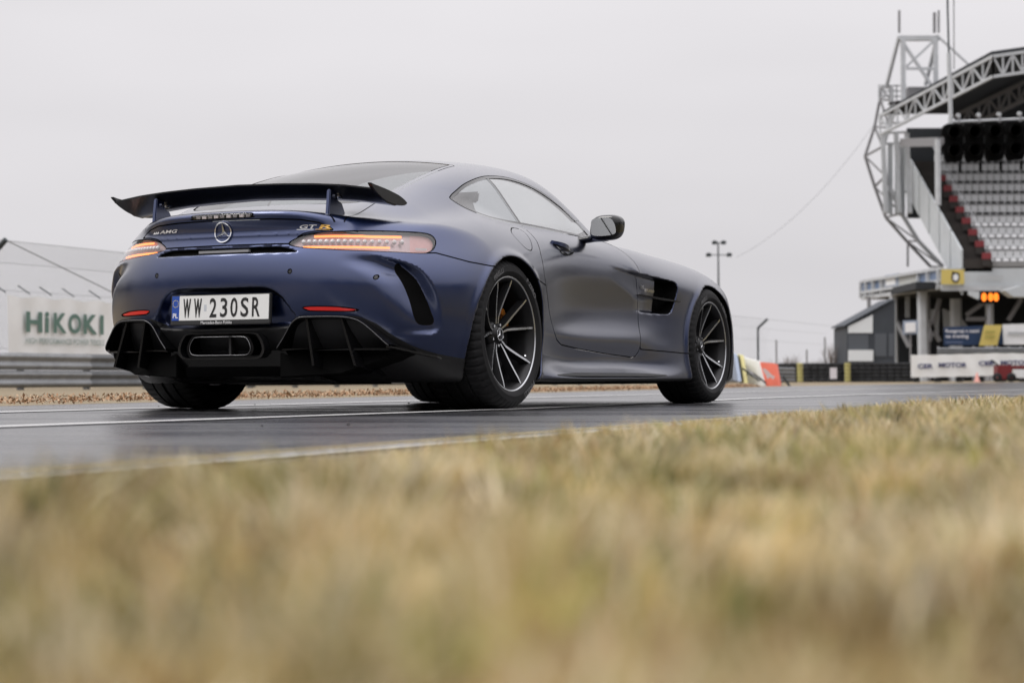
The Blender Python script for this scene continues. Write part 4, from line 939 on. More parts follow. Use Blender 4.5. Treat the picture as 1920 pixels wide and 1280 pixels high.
# ================================================================== grandstand
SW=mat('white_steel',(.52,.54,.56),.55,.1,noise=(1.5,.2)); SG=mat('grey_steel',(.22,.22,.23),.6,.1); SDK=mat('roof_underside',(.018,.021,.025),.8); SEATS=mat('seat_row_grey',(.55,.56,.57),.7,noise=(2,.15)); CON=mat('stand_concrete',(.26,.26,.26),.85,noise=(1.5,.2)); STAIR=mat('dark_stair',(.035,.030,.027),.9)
REDS=mat('red_seat',(.20,.025,.03),.6); PANEL=mat('stand_panel',(.50,.53,.55),.6,noise=(.8,.12)); PANE=mat('window_pane',(.09,.14,.24),.3,.0); PALE=mat('pale_panel',(.44,.45,.43),.7)
D0=130.; gs=thing('grandstand','white steel grandstand with grey seating and truss roof on the right','grandstand',(W(1808,716,D0).x,D0,0)); GX=W(1808,716,D0).x
def GP(u,v,d): p=W(u,v,d); return Vector((p.x-GX,d-D0,p.z))
def gquad(pts,name,m,par=gs,th=.12):
    P=[GP(*p) for p in pts]; n=len(P); b=MB(); nn=(P[1]-P[0]).cross(P[2]-P[0]).normalized(); nn=-nn if nn.y<0 else nn
    b.add([p for p in P]+[p+nn*th for p in P],[tuple(range(n)),tuple(range(2*n-1,n-1,-1))]+[(i,n+i,n+(i+1)%n,(i+1)%n) for i in range(n)]); return b.build(name,m,par)
def gbar(a,c,r,name='strut',m=SW,n=4,par=gs): b=MB(); b.bar(GP(*a),GP(*c),r,n); return b.build(name,m,par)
# seating rows rise to the back and run on to the right
SEATM=MB().box((0,0,.22),(.44,.42,.06)).box((0,.20,.46),(.44,.06,.46)).box((0,0,.1),(.10,.30,.2)).mesh('seat',SEATS)
NR=10; z0,z1=GP(1808,500,130).z,GP(1808,300,150).z
for k in range(NR):
    t=k/NR; y=t*19; z=z0+(z1-z0)*t; dz=(z1-z0)/NR; b=MB(); xl=1.9*(1-.0*t)
    b.box((xl+27,y+.95,z+dz*.2),(54,1.9,dz*.4)); row=b.build('seat_tier',CON,gs)
    for j in range(18):
        o=link('seat',SEATM,row); o.location=(xl+.35+j*.52+random.uniform(-.01,.01),y+.6,z+dz*.42)
    for j in range(16):
        b=MB(); b.box((xl+10.9+j*2.45,y+.55,z+dz*.62),(2.38,.45,dz*.36)); b.box((xl+10.9+j*2.45,y+.95,z+dz*.86),(2.38,.10,dz*.55)); b.build('seat_block',SEATS,row)
    b=MB(); b.bar((xl+.02,y,z+dz*.4),(xl+.02,y,z+dz*.4+.95),.03,5); b.bar((xl+.02,y,z+dz*.4+.95),(xl+.02,y+1.9,z+dz*1.4+.95),.025,5); b.build('stair_railing',SW,row)
    b=MB(); b.box((xl-.9,y+.95,z+dz*.1),(1.9,1.9,dz*.9)); b.build('stair',STAIR,gs)
    if k<8:
        b=MB(); b.box((xl-.35+.0*k,y-.05,z+dz*.75),(.52,.5,.42)); sb=b.build('end_seat',REDS,gs); b=MB(); b.box((xl-.35,y-.05,z+dz*.30),(.50,.45,.55)); b.build('seat_foot',STAIR,sb)
# left flank panels
for k in range(6):
    a,c=k/6,(k+1)/6-.012
    P=[]
    def fl(t,low): 
        y=t*19.5; z=z0+(z1-z0)*t*1.02; return Vector((-.15-.02*k,y,z+ (1.15 if not low else -1.9)))
    b=MB(); V=[fl(a,1),fl(c,1),fl(c,0),fl(a,0)]; b.add(V+[v+Vector((.12,0,0)) for v in V],[(0,1,2,3),(7,6,5,4),(0,4,5,1),(1,5,6,2),(2,6,7,3),(3,7,4,0)]); b.build('flank_panel',PANEL,gs)
# back wall and fascia, balcony
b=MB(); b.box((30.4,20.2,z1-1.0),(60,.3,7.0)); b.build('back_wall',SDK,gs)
gquad([(1765,540,130),(1990,540,130),(1990,503,130),(1765,503,130)],'fascia',PANEL)
gquad([(1765,545,129.8),(1990,545,129.8),(1990,536,129.8),(1765,536,129.8)],'fascia_edge',SW)
BL=lambda u:130+ (1765-u)/150*16   # balcony recedes to the left
def bal(u,t):  # t 0 bottom..1 top
    f=(1765-u)/150; return (u,541+f*21-(38-f*4)*t,BL(u))
gquad([bal(1615,0),bal(1765,0),bal(1765,.2),bal(1615,.2)],'balcony_beam',SW,th=.4)
for u0,u1,m,nm,t0,t1 in ((1616,1623,PANE,'window_pane',.42,.95),(1627,1636,PANE,'window_pane',.42,.95),(1641,1652,PANE,'window_pane',.42,.95),(1659,1684,b_b,'sign_panel',.36,1.12),(1685,1721,PALE,'blank_panel',.30,1.06),(1725,1738,PANE,'window_pane',.45,.95),(1744,1758,PANE,'window_pane',.45,.95)):
    gquad([bal(u0,t0),bal(u1,t0),bal(u1,t1),bal(u0,t1)],nm,m,th=.1)
gquad([bal(1662,.55),bal(1680,.55),bal(1680,1.0),bal(1662,1.0)],'sign_print',b_w,th=-.06)
for u in (1615,1625,1638.5,1654,1723,1741,1761): gbar(bal(u,.1),bal(u,1.0),.16,'balcony_post')
gbar(bal(1615,.40),bal(1765,.40),.10,'balcony_rail'); gbar(bal(1615,1.0),bal(1765,1.0),.10,'balcony_rail')
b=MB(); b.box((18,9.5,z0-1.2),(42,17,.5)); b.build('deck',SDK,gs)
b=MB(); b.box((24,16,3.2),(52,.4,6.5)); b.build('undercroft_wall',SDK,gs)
# columns under the stand
for (u,vt,dd,r) in ((1629,556,142,.14),(1675,553,140,.30),(1729,546,133,.36),(1792,560,136,.42),(1855,566,134,.30),(1740,548,139,.16)): gbar((u+2,716,dd),(u,vt,dd),r,'column',SW if r>.2 else SG,6)
for a,c in (((1680,600,140),(1706,650,139)),((1812,590,134),(1848,565,134)),((1890,600,134),(1915,560,134)),((1812,598,134),(1850,598,134)),((1740,600,136),(1762,640,136)),((1762,560,136),(1742,640,136))): gbar(a,c,.14,'brace',SG)
gquad([(1698,595,141),(1706,595,141),(1706,555,141),(1698,555,141)],'pale_sheet',PANEL); gquad([(1741,630,140),(1760,630,140),(1762,580,140),(1742,580,140)],'pale_sheet',PANEL)
gquad([(1770,622,140),(1822,622,140),(1800,592,140),(1768,578,140)],'pale_sheet',PANEL)
# front column and lintel
gbar((1759,385,131),(1758,262,131),.20,'column',SW,6); gbar((1695,268,140),(1765,266,131),.30,'lintel',SG)
gquad([(1702,372,149),(1748,372,149),(1748,278,149),(1702,278,149)],'rear_cladding',SDK)
# roof: raking trusses, deck
def truss(a,bq,h,nseg,name,m,r=.14):
    A,B=GP(*a),GP(*bq); up=Vector((0,0,-h)); t=MB()
    t.bar(A,B,r,4); t.bar(A+up,B+up,r,4); tr=t.build(name,m,gs)
    for i in range(nseg+1):
        p=A.lerp(B,i/nseg); s=MB(); s.bar(p,p+up,r*.55,4); s.build('truss_web',m,tr)
        if i<nseg: q=A.lerp(B,(i+1)/nseg); s=MB(); s.bar(p+(up if i%2 else Vector()),q+(Vector() if i%2 else up),r*.55,4); s.build('truss_web',m,tr)
truss((1650,218,141),(1862,106,128),1.35,12,'roof_truss',SW,.095)
truss((1862,106,128),(1990,88,128),1.35,7,'roof_truss',SW,.095)
truss((1780,222,149),(1930,150,146),1.35,8,'roof_truss',SG)
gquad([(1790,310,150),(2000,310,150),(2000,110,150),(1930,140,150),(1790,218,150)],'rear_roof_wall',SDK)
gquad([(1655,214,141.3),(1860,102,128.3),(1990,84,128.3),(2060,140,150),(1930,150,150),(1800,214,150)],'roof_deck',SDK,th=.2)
# tower and scaffold on the left of the roof
for a,c,r in (((1694,215,143),(1693,75,143),.16),((1755,195,143),(1754,75,143),.16),((1662,162,145),(1686,68,143),.11),((1735,160,145),(1755,80,143),.11),((1686,70,143),(1760,180,143),.11),((1750,78,143),(1700,125,143),.09),((1756,66,143),(1820,125,143),.07),((1700,129,143),(1752,129,143),.09)): gbar(a,c,r,'tower_strut')
gquad([(1686,76,143),(1762,76,143),(1762,67,143),(1686,67,143)],'tower_beam',SW,th=.4)
for u,v0,v1,r in ((1686,62,20,.08),(1752,62,24,.10),(1760,62,20,.07)): gbar((u,v0,143),(u,v1,143),r,'aerial',SG)
for u in (1648,1657,1668,1681,1693): gbar((u,192,145),(u,160,145),.05,'railing')
for v in (161,171,181): gbar((1648,v,145),(1700,v,145),.05,'railing')
gquad([(1703,184,144),(1752,176,144),(1752,163,144),(1703,163,144)],'equipment_box',SG,th=1.0)
gquad([(1668,196,144),(1700,190,144),(1700,186,144),(1668,192,144)],'platform',STAIR,th=.5)
OUT=[(1652,165),(1650,185),(1640,238),(1622,293),(1640,350),(1661,408),(1700,452),(1745,500)]; INN=[(1672,165),(1672,190),(1668,240),(1655,275),(1660,330),(1690,400),(1722,452),(1768,500)]
for a,c in zip(OUT[:-1],OUT[1:]): gbar((*a,146),(*c,146),.10,'scaffold_tube',SG)
for a,c in zip(INN[:-1],INN[1:]): gbar((*a,145),(*c,145),.13,'scaffold_tube',SW)
for i in range(len(OUT)): gbar((*OUT[i],146),(*INN[i],145),.07,'scaffold_tube',SG)
for i in range(len(OUT)-1): gbar((*OUT[i],146),(*INN[i+1],145),.06,'scaffold_tube',SG)
for u in (1655,1680,1700): gbar((u,250,145),(u+6,400,144.5),.16,'scaffold_post',SW)
for u0,v0 in ((1665,270),(1678,272),(1688,275)): gquad([(u0,400,145),(u0+9,405,145),(u0+9,v0,145),(u0,v0,145)],'cladding_sheet',PANEL)
for v in (215,232,250,270,362): gbar((1650,v,145),(1700,v-2,145),.08,'scaffold_tube',SW)
gbar((1702,500,143),(1702,455,143),.07,'scaffold_post',SG)
# signs on the fascia
ys=mat('sign_yellow',(.58,.46,.13),.6)
o,P,B,n=board('sign_board','yellow sign with a round black and white emblem on the stand front','sign',[(1765,533),(1808,533),(1808,505),(1765,505)],[129.5]*4,ys,.05)
for r_,m_,k_ in ((9.2,PT,.03),(6.0,WHITE,.06)):
    b=MB(); b.add([W(1791.5+r_*.85*math.cos(t),520+r_*math.sin(t)*1.1,129.5)-B+n*k_ for t in np.linspace(0,2*PI,24,endpoint=False)],[tuple(range(24))]); b.build('emblem',m_,o)
b=MB(); b.add([W(u,v,129.5)-B+n*.03 for u,v in ((1785,508),(1790,511),(1797,511),(1799,514),(1785,514))],[(0,1,2,3,4)]); b.build('emblem',PT,o)
# ================================================================== start lights, timing board
d=74.; g=thing('start_lights','row of black start lamps hanging on a mast in front of the stand','start lights',(W(1783,716,d).x,d,0)); gx=W(1783,716,d).x
def LP(u,v): p=W(u,v,d); return Vector((p.x-gx,0,p.z))
q=MB(); q.bar(LP(1775,-60),LP(1779,100),.038,8); q.build('mast',DPOST,g); q=MB(); q.bar(LP(1779,100),LP(1783,238),.085,8); q.build('mast_sleeve',SW,g)
q=MB(); q.bar(LP(1788,-60),LP(1789,130),.022,8); q.build('mast',SG,g)
q=MB(); q.bar(LP(1700,-60),LP(2300,-60),.25,4); q.bar(LP(2300,-60),LP(2300,716),.25,4); q.build('gantry_frame',SG,g)
q=MB(); q.bar(LP(1778,229),LP(1990,220),.05,6); q.build('cross_bar',SW,g)
for k in range(6):
    u=1788+38.3*k; v=-1.2*k
    q=MB(); P=[(u-21+2,236+v),(u-14,233+v),(u+14,233+v),(u+17,240+v),(u+17,296+v),(u+14,303+v),(u-14,305+v),(u-18,296+v),(u-18,285+v),(u-23,281+v),(u-23,275+v),(u-17,268+v),(u-17,257+v),(u-23,253+v),(u-23,243+v)]
    q.add([LP(*p)+Vector((0,-.10,0)) for p in P]+[LP(*p)+Vector((0,.10,0)) for p in P],[tuple(range(15)),tuple(range(29,14,-1))]+[(i,15+i,15+(i+1)%15,(i+1)%15) for i in range(15)]); pl=q.build('lamp_panel',DARK,g)
    for vv in (250,284):
        q=MB(); c=LP(u-2,vv+v); q.lathe([(.0,-.10),(.20,-.10),(.23,-.13),(.24,-.42),(.235,-.42),(.20,-.14)],'y',16,tuple(c)); q.build('lamp_hood',DARK,pl)
    q=MB(); q.bar(LP(u+12,305+v),LP(u+12,322+v),.06,6); q.build('lamp_tail',DARK,pl); q=MB(); q.bar(LP(u+10,232+v),LP(u+10,218+v),.06,6); q.build('lamp_bracket',SG,pl)
    q=MB(); q.lathe([(0,-.07),(.07,-.07),(.09,.07),(0,.07)],'y',10,tuple(LP(u+9,217+v))); q.build('clamp',SW,pl)
d=118.; tb=thing('timing_board','small timing display with glowing orange digits under the stand','display',(W(1855,716,d).x,d,0)); gx=W(1855,716,d).x
q=MB(); c=LP(1855,557); q.box((c.x,0,c.z),(1.25,.25,.75)); q.build('case',DARK,tb)
q=MB(); q.bar((0,0,0),(c.x,.1,c.z),.10,6); q.build('post',SG,tb)
ORD=mat('orange_digit',(1,.3,.03),.4,emit=((1,.17,.01),1.5)); 
for u,s_ in ((1844,'0'),(1856.5,'0'),(1866.5,'0')):
    b=MB()
    lettering(s_,lambda a,c_:(LP(u,557).x+(a-.5)*.30,np.zeros_like(a)-.14,LP(u,557).z+(c_-.5)*.50),ORD,tb,'digit',.09)
q=MB(); c=LP(1828,553); q.prism([(-.4,0),(.1,-.25),(.35,-.25),(.35,.2),(-.4,.25)],lambda a,cc,t:(c.x+a,t,c.z+cc),-.1,.1); q.build('pale_flag',PANEL,tb)
aw=thing('awning','white awning sticking out at the right edge below the stand front','awning',(W(1900,716,112).x,112,0)); d=112.; gx=W(1900,716,d).x
q=MB(); q.prism([(1878,545),(1895,557),(1960,558),(1960,536),(1910,536)],lambda a,cc,t:tuple(LP(a,cc)+Vector((0,t,0))),-.6,.6); q.build('canopy',PANEL,aw); q=MB(); q.bar(LP(1945,716),LP(1945,556),.08,6); q.build('post',SG,aw)
# banners above the second rail
d=105.
nb=mat('navy_banner',(.008,.030,.085),.6)
def bann(nm,lab,pts,m,dd,group=None): return board(nm,lab,'banner',pts,[dd]*4,m,.04,group)
o,P,B,n=bann('banner','navy banner with two lines of white lettering beyond the track',[(1770,648),(1884,645),(1884,609),(1770,613)],nb,105)
def bt(s,u0,u1,v0,v1,m,par,B,dd,bold=.03,sk=0):
    lettering(s,lambda a,c_:((lambda p:(p[0]-B.x,p[1]-B.y-.05,p[2]-B.z))((((u0+(u1-u0)*a+sk*c_)-960)/3625.87*dd,np.full_like(a,dd),CAMZ+(711.5-(v1+(v0-v1)*c_))/3625.87*dd))),m,par,'lettering',bold)
TW=mat('text_white',(.62,.62,.66),.6)
bt('Rozgrzej z nami',1773,1836,618,626,TW,o,B,105); bt('na trening',1773,1816,628,636,TW,o,B,105)
b=MB(); b.add([W(u,v,104.9)-B for u,v in ((1773,640),(1805,640),(1805,643),(1773,643))],[(0,1,2,3)]); b.build('print_line',mat('dim_print',(.10,.13,.22),.6),o)
o,P,B,n=bann('banner','slanted yellow banner beside the navy banner',[(1836,648),(1870,647),(1879,609),(1846,609)],ys,104.6)
for v in (620,629):
    b=MB(); b.add([W(u,v_,104.5)-B for u,v_ in ((1848,v),(1866,v),(1865,v+4),(1847,v+4))],[(0,1,2,3)]); b.build('print_line',mat('olive_print',(.38,.33,.08),.6),o)
o,P,B,n=bann('banner','white banner with pale grey print at the right edge beyond the track',[(1882,646),(1960,645),(1960,606),(1880,608)],b_w,104.8)
b=MB(); b.add([W(u,v_,104.7)-B for u,v_ in ((1890,622),(1925,622),(1925,628),(1890,628))],[(0,1,2,3)]); b.build('print_line',mat('grey_print',(.42,.43,.44),.6),o)
o,P,B,n=bann('sign_board','blue-framed white sign on a post between the columns',[(1693,627),(1721,626),(1721,600),(1693,601)],b_b,118)
b=MB(); b.add([W(u,v_,117.9)-B for u,v_ in ((1697,623),(1717,622),(1717,604),(1697,605))],[(0,1,2,3)]); b.build('sign_print',b_w,o); b=MB(); b.bar(W(1707,716,118.1)-B,W(1707,625,118.1)-B,.05,6); b.build('post',SG,o)
# fascia print
b=MB(); 
lettering('OPONEO',lambda a,c_:(W(1830,520,129.7).x-GX+a*1.75+.12*c_,np.zeros_like(a)-.32,GP(1830,526,129.7).z+c_*.36),mat('grey_print',(.42,.43,.44),.6),gs,'fascia_lettering',.03)
# second guard rail on posts
d=103.; o=thing('guard_rail','grey steel rail below the navy banner on the far bank','guard rail',(W(1750,716,d).x,d,0)); gx=W(1750,716,d).x
for k in range(2):
    for j in range(4):
        z=1.36+.30*k; xa=W(1752+45*j,0,d).x-gx; xb=W(1752+45*(j+1),0,d).x-gx; V=[];n=len(wprof)
        for x in (xa,xb):
            for o_,h in wprof: V.append((x,-o_*1.2,z+h*.95))
        b=MB(); b.add(V,[(i,i+1,n+i+1,n+i) for i in range(n-1)]); b.build('rail_beam',GALV2,o,smooth=True)
for j in range(9): b=MB(); b.box((W(1755+22*j,0,d).x-gx,.08,.95),(.1,.1,1.9)); b.build('rail_post',SG,o)
# long white banner on the tyre wall
d=96.; o=thing('banner','long creased white banner with dark blue CER MOTOR lettering along the far barrier','banner',(W(1710,716,d).x,d,0)); gx=W(1710,716,d).x
b=MB(); V=[]; nu=30
for i in range(nu+1):
    u=1708+i*9
    for j in range(5): p=LP(u,707-3*min(1,max(0,(i-5)/12))-j*10.5+math.sin(i*1.7)*.5); V.append(p+Vector((0,.04*math.sin(i*1.3+j),0)))
b.add(V,[(i*5+j,(i+1)*5+j,(i+1)*5+j+1,i*5+j+1) for i in range(nu) for j in range(4)]); b.build('banner_cloth',BAN,o,smooth=True)
NAV=mat('navy_print',(.03,.035,.12),.6)
for s_,u0,u1,dv in (('CER',1720,1749,0),('MOTOR',1759,1812,-2),('CER',1834,1865,-5),('MOTOR',1875,1930,-6)):
    lettering(s_,lambda a,c_:(LP(0,0).x*0+(W(0,0,d).x*0+((u0+(u1-u0)*a)-960)/3625.87*d)-gx,np.zeros_like(a)-.10,CAMZ+(711-(691+dv-c_*9))/3625.87*d),NAV,o,'lettering',.04)
for j in range(6): b=MB(); b.box((W(1715+40*j,0,d).x-gx,.25,.45),(.3,.3,1.0)); b.build('tyre_backing',TYR,o)
# red cart, cone
d=82.; o=thing('service_cart','dark red service cart with white side panel parked by the far banner','cart',(W(1885,716,d).x,d,0)); gx=W(1885,716,d).x; RD=mat('dark_red_paint',(.16,.012,.015),.5)
b=MB(); b.box((-.10,0,.42),(.62,.8,.62)); b.build('body',RD,o,bevel=.04); b=MB(); b.box((.75,0,.62),(1.1,.8,.16)); b.build('deck',RD,o,bevel=.03); b=MB(); b.box((.72,-.38,.36),(.9,.05,.36)); b.build('side_panel',b_w,o)
b=MB(); b.bar((-.36,-.3,.70),(-.62,-.3,.92),.04,6); b.bar((-.62,-.3,.92),(-.55,.3,.92),.03,6); b.build('handle',DPOST,o)
for x in (-.45,.15,1.1):
    b=MB(); b.lathe([(.05,-.07),(.17,-.07),(.2,-.03),(.2,.03),(.17,.07),(.05,.07)],'y',14,(x,-.42,.2)); b.build('wheel',TYR,o,smooth=True)
b=MB(); p=W(1832,714,84); b.lathe([(.18,0),(.18,.03),(.12,.03),(.03,.42),(0,.42)],'z',12); o=b.build('traffic_cone',mat('faded_cone',(.55,.26,.22),.7),smooth=True); o.location=(p.x,84,0); tag(o,'faded pink traffic cone in front of the far white banner','cone')
# overhead cable
b=MB(); P=[]; A_,B_=W(1382,482,150),W(1640,232,146)
for i in range(13): t=i/12; p=A_.lerp(B_,t); p.z-=2.2*4*t*(1-t)*.55; P.append(p)
b.tube(P,.013,5); o=b.build('overhead_cable',WIRE); tag(o,'thin overhead cable sagging from the floodlight pole to the stand tower','cable')
# far fence posts and bare shrubs behind the tyre wall
for i,(u,vt) in enumerate(((1456,637),(1547,632),(1513,655))):
    p=W(u,716,112); b=MB(); b.bar((0,0,0),(0,0,W(u,vt,112).z),.05,6); o=b.build('fence_post',SG); o.location=(p.x,112,0); tag(o,['thin bare post behind the tyre wall beside the red board','thin bare post behind the tyre wall near the shed','short bare post midway behind the tyre wall'][i],'post')
TWG=mat('bare_twigs',(.22,.19,.17),.9)
for i,(u,hh) in enumerate(((1408,1.6),(1450,1.3),(1482,1.7),(1500,1.2),(1532,1.5),(1560,2.6),(1578,1.4))):
    p=W(u,716,128); b=MB()
    for k in range(46):
        a=rng.uniform(0,6.28); r=rng.uniform(.05,.75); z=rng.uniform(.5,1)*hh; q=Vector((r*math.cos(a),r*math.sin(a),z)); s0=q*rng.uniform(.0,.45); b.bar(s0,q,.022,3,r2=.006); 
        for j in range(2): b.bar(s0.lerp(q,.6),q+Vector((rng.uniform(-.3,.3),rng.uniform(-.3,.3),rng.uniform(-.1,.3))),.010,3,r2=.004)
    o=b.build('bare_shrub',TWG); o.location=(p.x,128,0); tag(o,'bare leafless shrub beyond the tyre wall, '+['leftmost of the seven','second from the left','third from the left','fourth from the left','third from the right','second from the right','rightmost of the seven'][i],'shrub','bare shrubs beyond the tyre wall')
# woods around the place (outside the picture, they show in the paint)
WOOD=[mat('wood_bark',(.045,.038,.032),.95),mat('wood_dark_green',(.022,.030,.018),.9),mat('wood_brown',(.040,.032,.022),.9)]
nt_=430; nq=230; V=[];Fc=[];Mi=[]
for k in range(nt_):
    a=rng.uniform(R(30),R(336)); rr=rng.uniform(72,104); x,y=rr*math.sin(a),9+rr*math.cos(a); h=rng.uniform(10,18); wd=rng.uniform(2.0,3.4); con=rng.uniform()<.55
    o_=len(V)
    for zz,r_ in ((0,.22),(h*.92,.05)):
        for q in range(4): V.append((x+r_*math.cos(q*PI/2),y+r_*math.sin(q*PI/2),zz))
    Fc+=[(o_+q,o_+(q+1)%4,o_+4+(q+1)%4,o_+4+q) for q in range(4)]; Mi+=[0]*4
    t=rng.uniform(.12,1,nq); th=rng.uniform(0,2*PI,nq); pr_=(1-t)**.8*wd if con else np.sqrt(np.clip(1-((t-.55)/.47)**2,0,1))*wd; rad=pr_*np.sqrt(rng.uniform(.1,1,nq)); C=np.stack([x+rad*np.cos(th),y+rad*np.sin(th),t*h],1)
    S=rng.uniform(.25,.62,nq)[:,None]; A=rng.normal(0,1,(nq,3)); A/=np.linalg.norm(A,axis=1,keepdims=True); B=np.cross(A,rng.normal(0,1,(nq,3))); B/=np.linalg.norm(B,axis=1,keepdims=True); o_=len(V)
    Q=np.stack([C-A*S,C-B*S*.55,C+A*S,C+B*S*.55],1).reshape(-1,3); V+=Q.tolist(); Fc+=[(o_+4*q,o_+4*q+1,o_+4*q+2,o_+4*q+3) for q in range(nq)]; Mi+=[1 if con else 2]*nq
me=bpy.data.meshes.new('winter_wood'); me.from_pydata(V,[],Fc); me.polygons.foreach_set('material_index',Mi)
for m in WOOD: me.materials.append(m)
o=link('winter_wood',me); tag(o,'dark winter wood of firs and bare trees surrounding the circuit','wood',kind='stuff')
# ================================================================== grass verge
vg=[(x+.02,y-.02) for x,y in EDGE]+[(60,30),(60,-60),(-3.2,-60)]
VS=mat('verge_soil',(.12,.095,.045),.95,noise=(30,.4,(.06,.055,.025)),bump=(30,.6)); sheet('verge',vg,.004,VS)
ex_=np.array([p[0] for p in EDGE]); ey=np.array([p[1] for p in EDGE])
def sample(n,d0,d1,spread):
    d=np.sqrt(rng.uniform(d0*d0,d1*d1,n)); x=rng.uniform(-1,1,n)*(spread*d+.35); xe=np.interp(d,ey,ex_); xj=xe+.02+np.abs(rng.normal(0,.05,n))*(rng.uniform(0,1,n)<.5); k=x>xj+.06*np.sin(d*7)*.3; return x[k],d[k],xe[k]
def vnoise(x,y,s,seed):
    g=np.random.default_rng(seed).uniform(0,1,(256,256)); u=x/s+80; v=y/s+20; i=np.floor(u).astype(int); j=np.floor(v).astype(int); u=u-i; v=v-j; u=u*u*(3-2*u); v=v*v*(3-2*v); i%=255; j%=255
    return (g[i,j]*(1-u)+g[i+1,j]*u)*(1-v)+(g[i,j+1]*(1-u)+g[i+1,j+1]*u)*v
pal=np.array([(.64,.53,.30),(.74,.64,.42),(.49,.37,.16),(.33,.31,.09),(.15,.18,.05),(.84,.75,.55),(.37,.22,.09),(.63,.49,.30)])
# low thatch
parts=[sample(50000,.45,2.4,.34),sample(80000,2.4,6.5,.33),sample(70000,6.5,14,.33)]
bx,by,be=[np.concatenate([p[k] for p in parts]) for k in range(3)]; nb=len(bx)
bh=rng.uniform(.008,.026,nb); blx=rng.normal(0,.6,nb); bly=rng.normal(0,.6,nb); bc=pal[rng.choice(8,nb,p=[.10,.05,.30,.22,.10,.03,.15,.05])]*rng.uniform(.55,.95,(nb,1))
# tufts
tp=[sample(2300,.52,2.4,.34),sample(8200,2.4,6.5,.33),sample(9000,6.5,14,.33)]; nper=[46,30,20]; L_=[]
for (tx_,ty_,te_),m in zip(tp,nper):
    q=len(tx_); nz=vnoise(tx_,ty_,.11,3); nz2=vnoise(tx_,ty_,.45,4); eg=np.clip((tx_-te_)/.55,.0,1)
    th=(.024+.056*np.clip(nz*.7+nz2*.3,0,1)**1.2)*rng.uniform(.65,1.25,q)*(.30+.70*eg); rad=rng.uniform(.006,.020,q)*np.clip(ty_/3,1,1.8)
    hue=vnoise(tx_,ty_,.16,5)*.5+vnoise(tx_,ty_,.55,6)*.5+rng.normal(0,.13,q)+np.clip((1.5-ty_)*.25,0,.22)*np.sign(rng.uniform(-.6,1,q)); P0=np.tile([.25,.22,.13,.07,.04,.16,.05,.08],(q,1)); g_=np.clip((hue-.54)*5,0,1)[:,None]; b_=np.clip((.36-hue)*5,0,1)[:,None]
    P0=P0*(1-g_)+np.array([.10,.05,.18,.36,.24,.03,.02,.02])*g_; P0=P0*(1-b_)+np.array([.15,.04,.38,.06,.01,.02,.28,.06])*b_
    cs=np.cumsum(P0,1); cs/=cs[:,-1:]; ci=(rng.uniform(0,1,(q,1))>cs).sum(1); tcol=pal[ci]*(.36+1.05*vnoise(tx_,ty_,.06,9))[:,None]*rng.uniform(.65,1.25,(q,1))
    r=lambda a:np.repeat(a,m,0)
    ox=rng.normal(0,1,q*m)*r(rad); oy=rng.normal(0,1,q*m)*r(rad); hh=r(th)*rng.uniform(.45,1.2,q*m); ln=r(rng.normal(0,.22,q)); ln2=r(rng.normal(0,.22,q))
    L_.append((r(tx_)+ox,r(ty_)+oy,hh,ox/r(rad)*.22+ln+rng.normal(0,.22,q*m),oy/r(rad)*.22+ln2+rng.normal(0,.22,q*m),np.where(rng.uniform(0,1,(q*m,1))<.75,r(tcol),pal[rng.choice(8,q*m,p=[.25,.2,.15,.08,.05,.15,.05,.07])])*rng.uniform(.8,1.15,(q*m,1))))
X=np.concatenate([bx]+[l[0] for l in L_]); Y=np.concatenate([by]+[l[1] for l in L_]); hgt=np.clip(np.concatenate([bh]+[l[2] for l in L_]),.006,.085); LX=np.concatenate([blx]+[l[3] for l in L_]); LY=np.concatenate([bly]+[l[4] for l in L_]); CLR=np.concatenate([bc]+[l[5] for l in L_]); n=len(X)
far=np.clip(Y/6,.8,1.8); wid=rng.uniform(.0011,.0032,n)*far
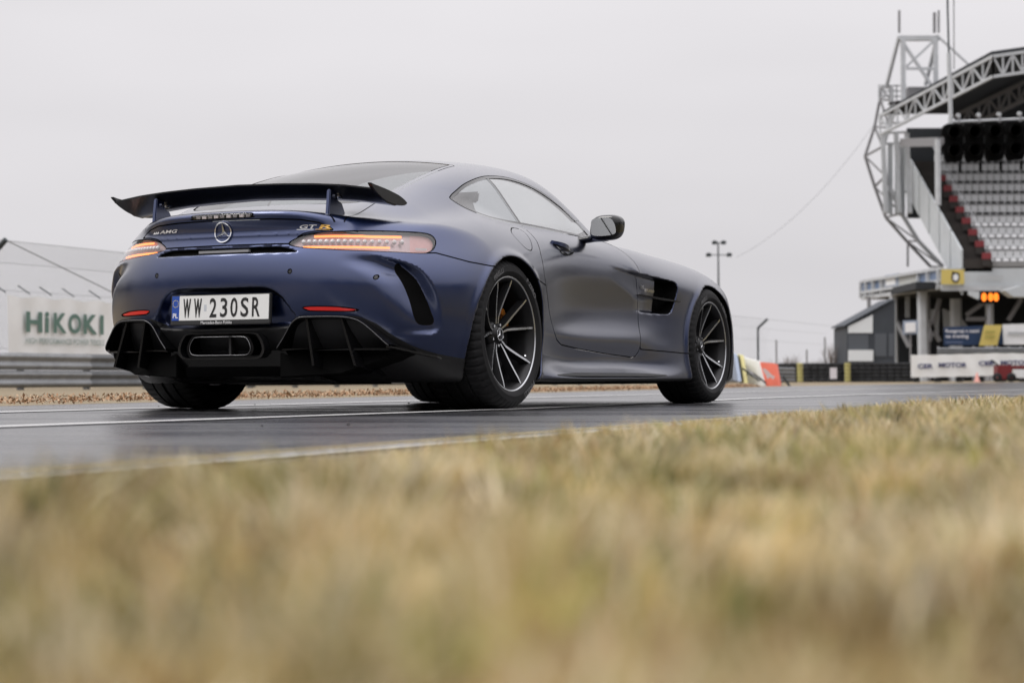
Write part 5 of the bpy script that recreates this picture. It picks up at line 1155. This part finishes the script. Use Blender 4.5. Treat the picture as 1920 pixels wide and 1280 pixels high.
dirx,diry=LX,LY; ben=hgt*1.0; az2=rng.uniform(0,2*PI,n); wx,wy=np.cos(az2)*wid,np.sin(az2)*wid
z0_=np.full(n,.003)
V=np.zeros((n,5,3)); V[:,0]=np.stack([X-wx,Y-wy,z0_],1); V[:,1]=np.stack([X+wx,Y+wy,z0_],1)
mxp=np.stack([X+dirx*ben*.35,Y+diry*ben*.35,z0_+hgt*.62],1); V[:,2]=mxp+np.stack([wx,wy,0*wx],1)*.8; V[:,3]=mxp-np.stack([wx,wy,0*wx],1)*.8; V[:,4]=np.stack([X+dirx*ben,Y+diry*ben,z0_+hgt],1)
T_=np.array([[0,1,2],[0,2,3],[3,2,4]]); Tt=(np.arange(n)[:,None,None]*5+T_[None]).reshape(-1,3)
me=bpy.data.meshes.new('dry_grass'); me.vertices.add(n*5); me.vertices.foreach_set('co',V.astype(np.float32).ravel()); me.loops.add(len(Tt)*3); me.loops.foreach_set('vertex_index',Tt.astype(np.int32).ravel()); me.polygons.add(len(Tt)); me.polygons.foreach_set('loop_start',np.arange(len(Tt),dtype=np.int32)*3); me.update(calc_edges=True)
cc=np.ones((n,5,4)); cc[:,:,:3]=CLR[:,None]
at_=me.color_attributes.new('blade','FLOAT_COLOR','POINT'); at_.data.foreach_set('color',cc.astype(np.float32).ravel())
gm=bpy.data.materials.new('dry_grass'); gm.use_nodes=True; t=gm.node_tree; bs=t.nodes['Principled BSDF']; bs.inputs['Roughness'].default_value=.7; bs.inputs['Specular IOR Level'].default_value=.25
a_=t.nodes.new('ShaderNodeAttribute'); a_.attribute_name='blade'; t.links.new(a_.outputs['Color'],bs.inputs['Base Color']); tr=t.nodes.new('ShaderNodeBsdfTranslucent'); t.links.new(a_.outputs['Color'],tr.inputs[0]); ms=t.nodes.new('ShaderNodeMixShader'); ms.inputs[0].default_value=.35
t.links.new(bs.outputs[0],ms.inputs[1]); t.links.new(tr.outputs[0],ms.inputs[2]); t.links.new(ms.outputs[0],t.nodes['Material Output'].inputs[0]); me.materials.append(gm)
o=link('dry_grass',me); tag(o,'short straw-coloured dry grass on the verge in the foreground','grass',kind='stuff')
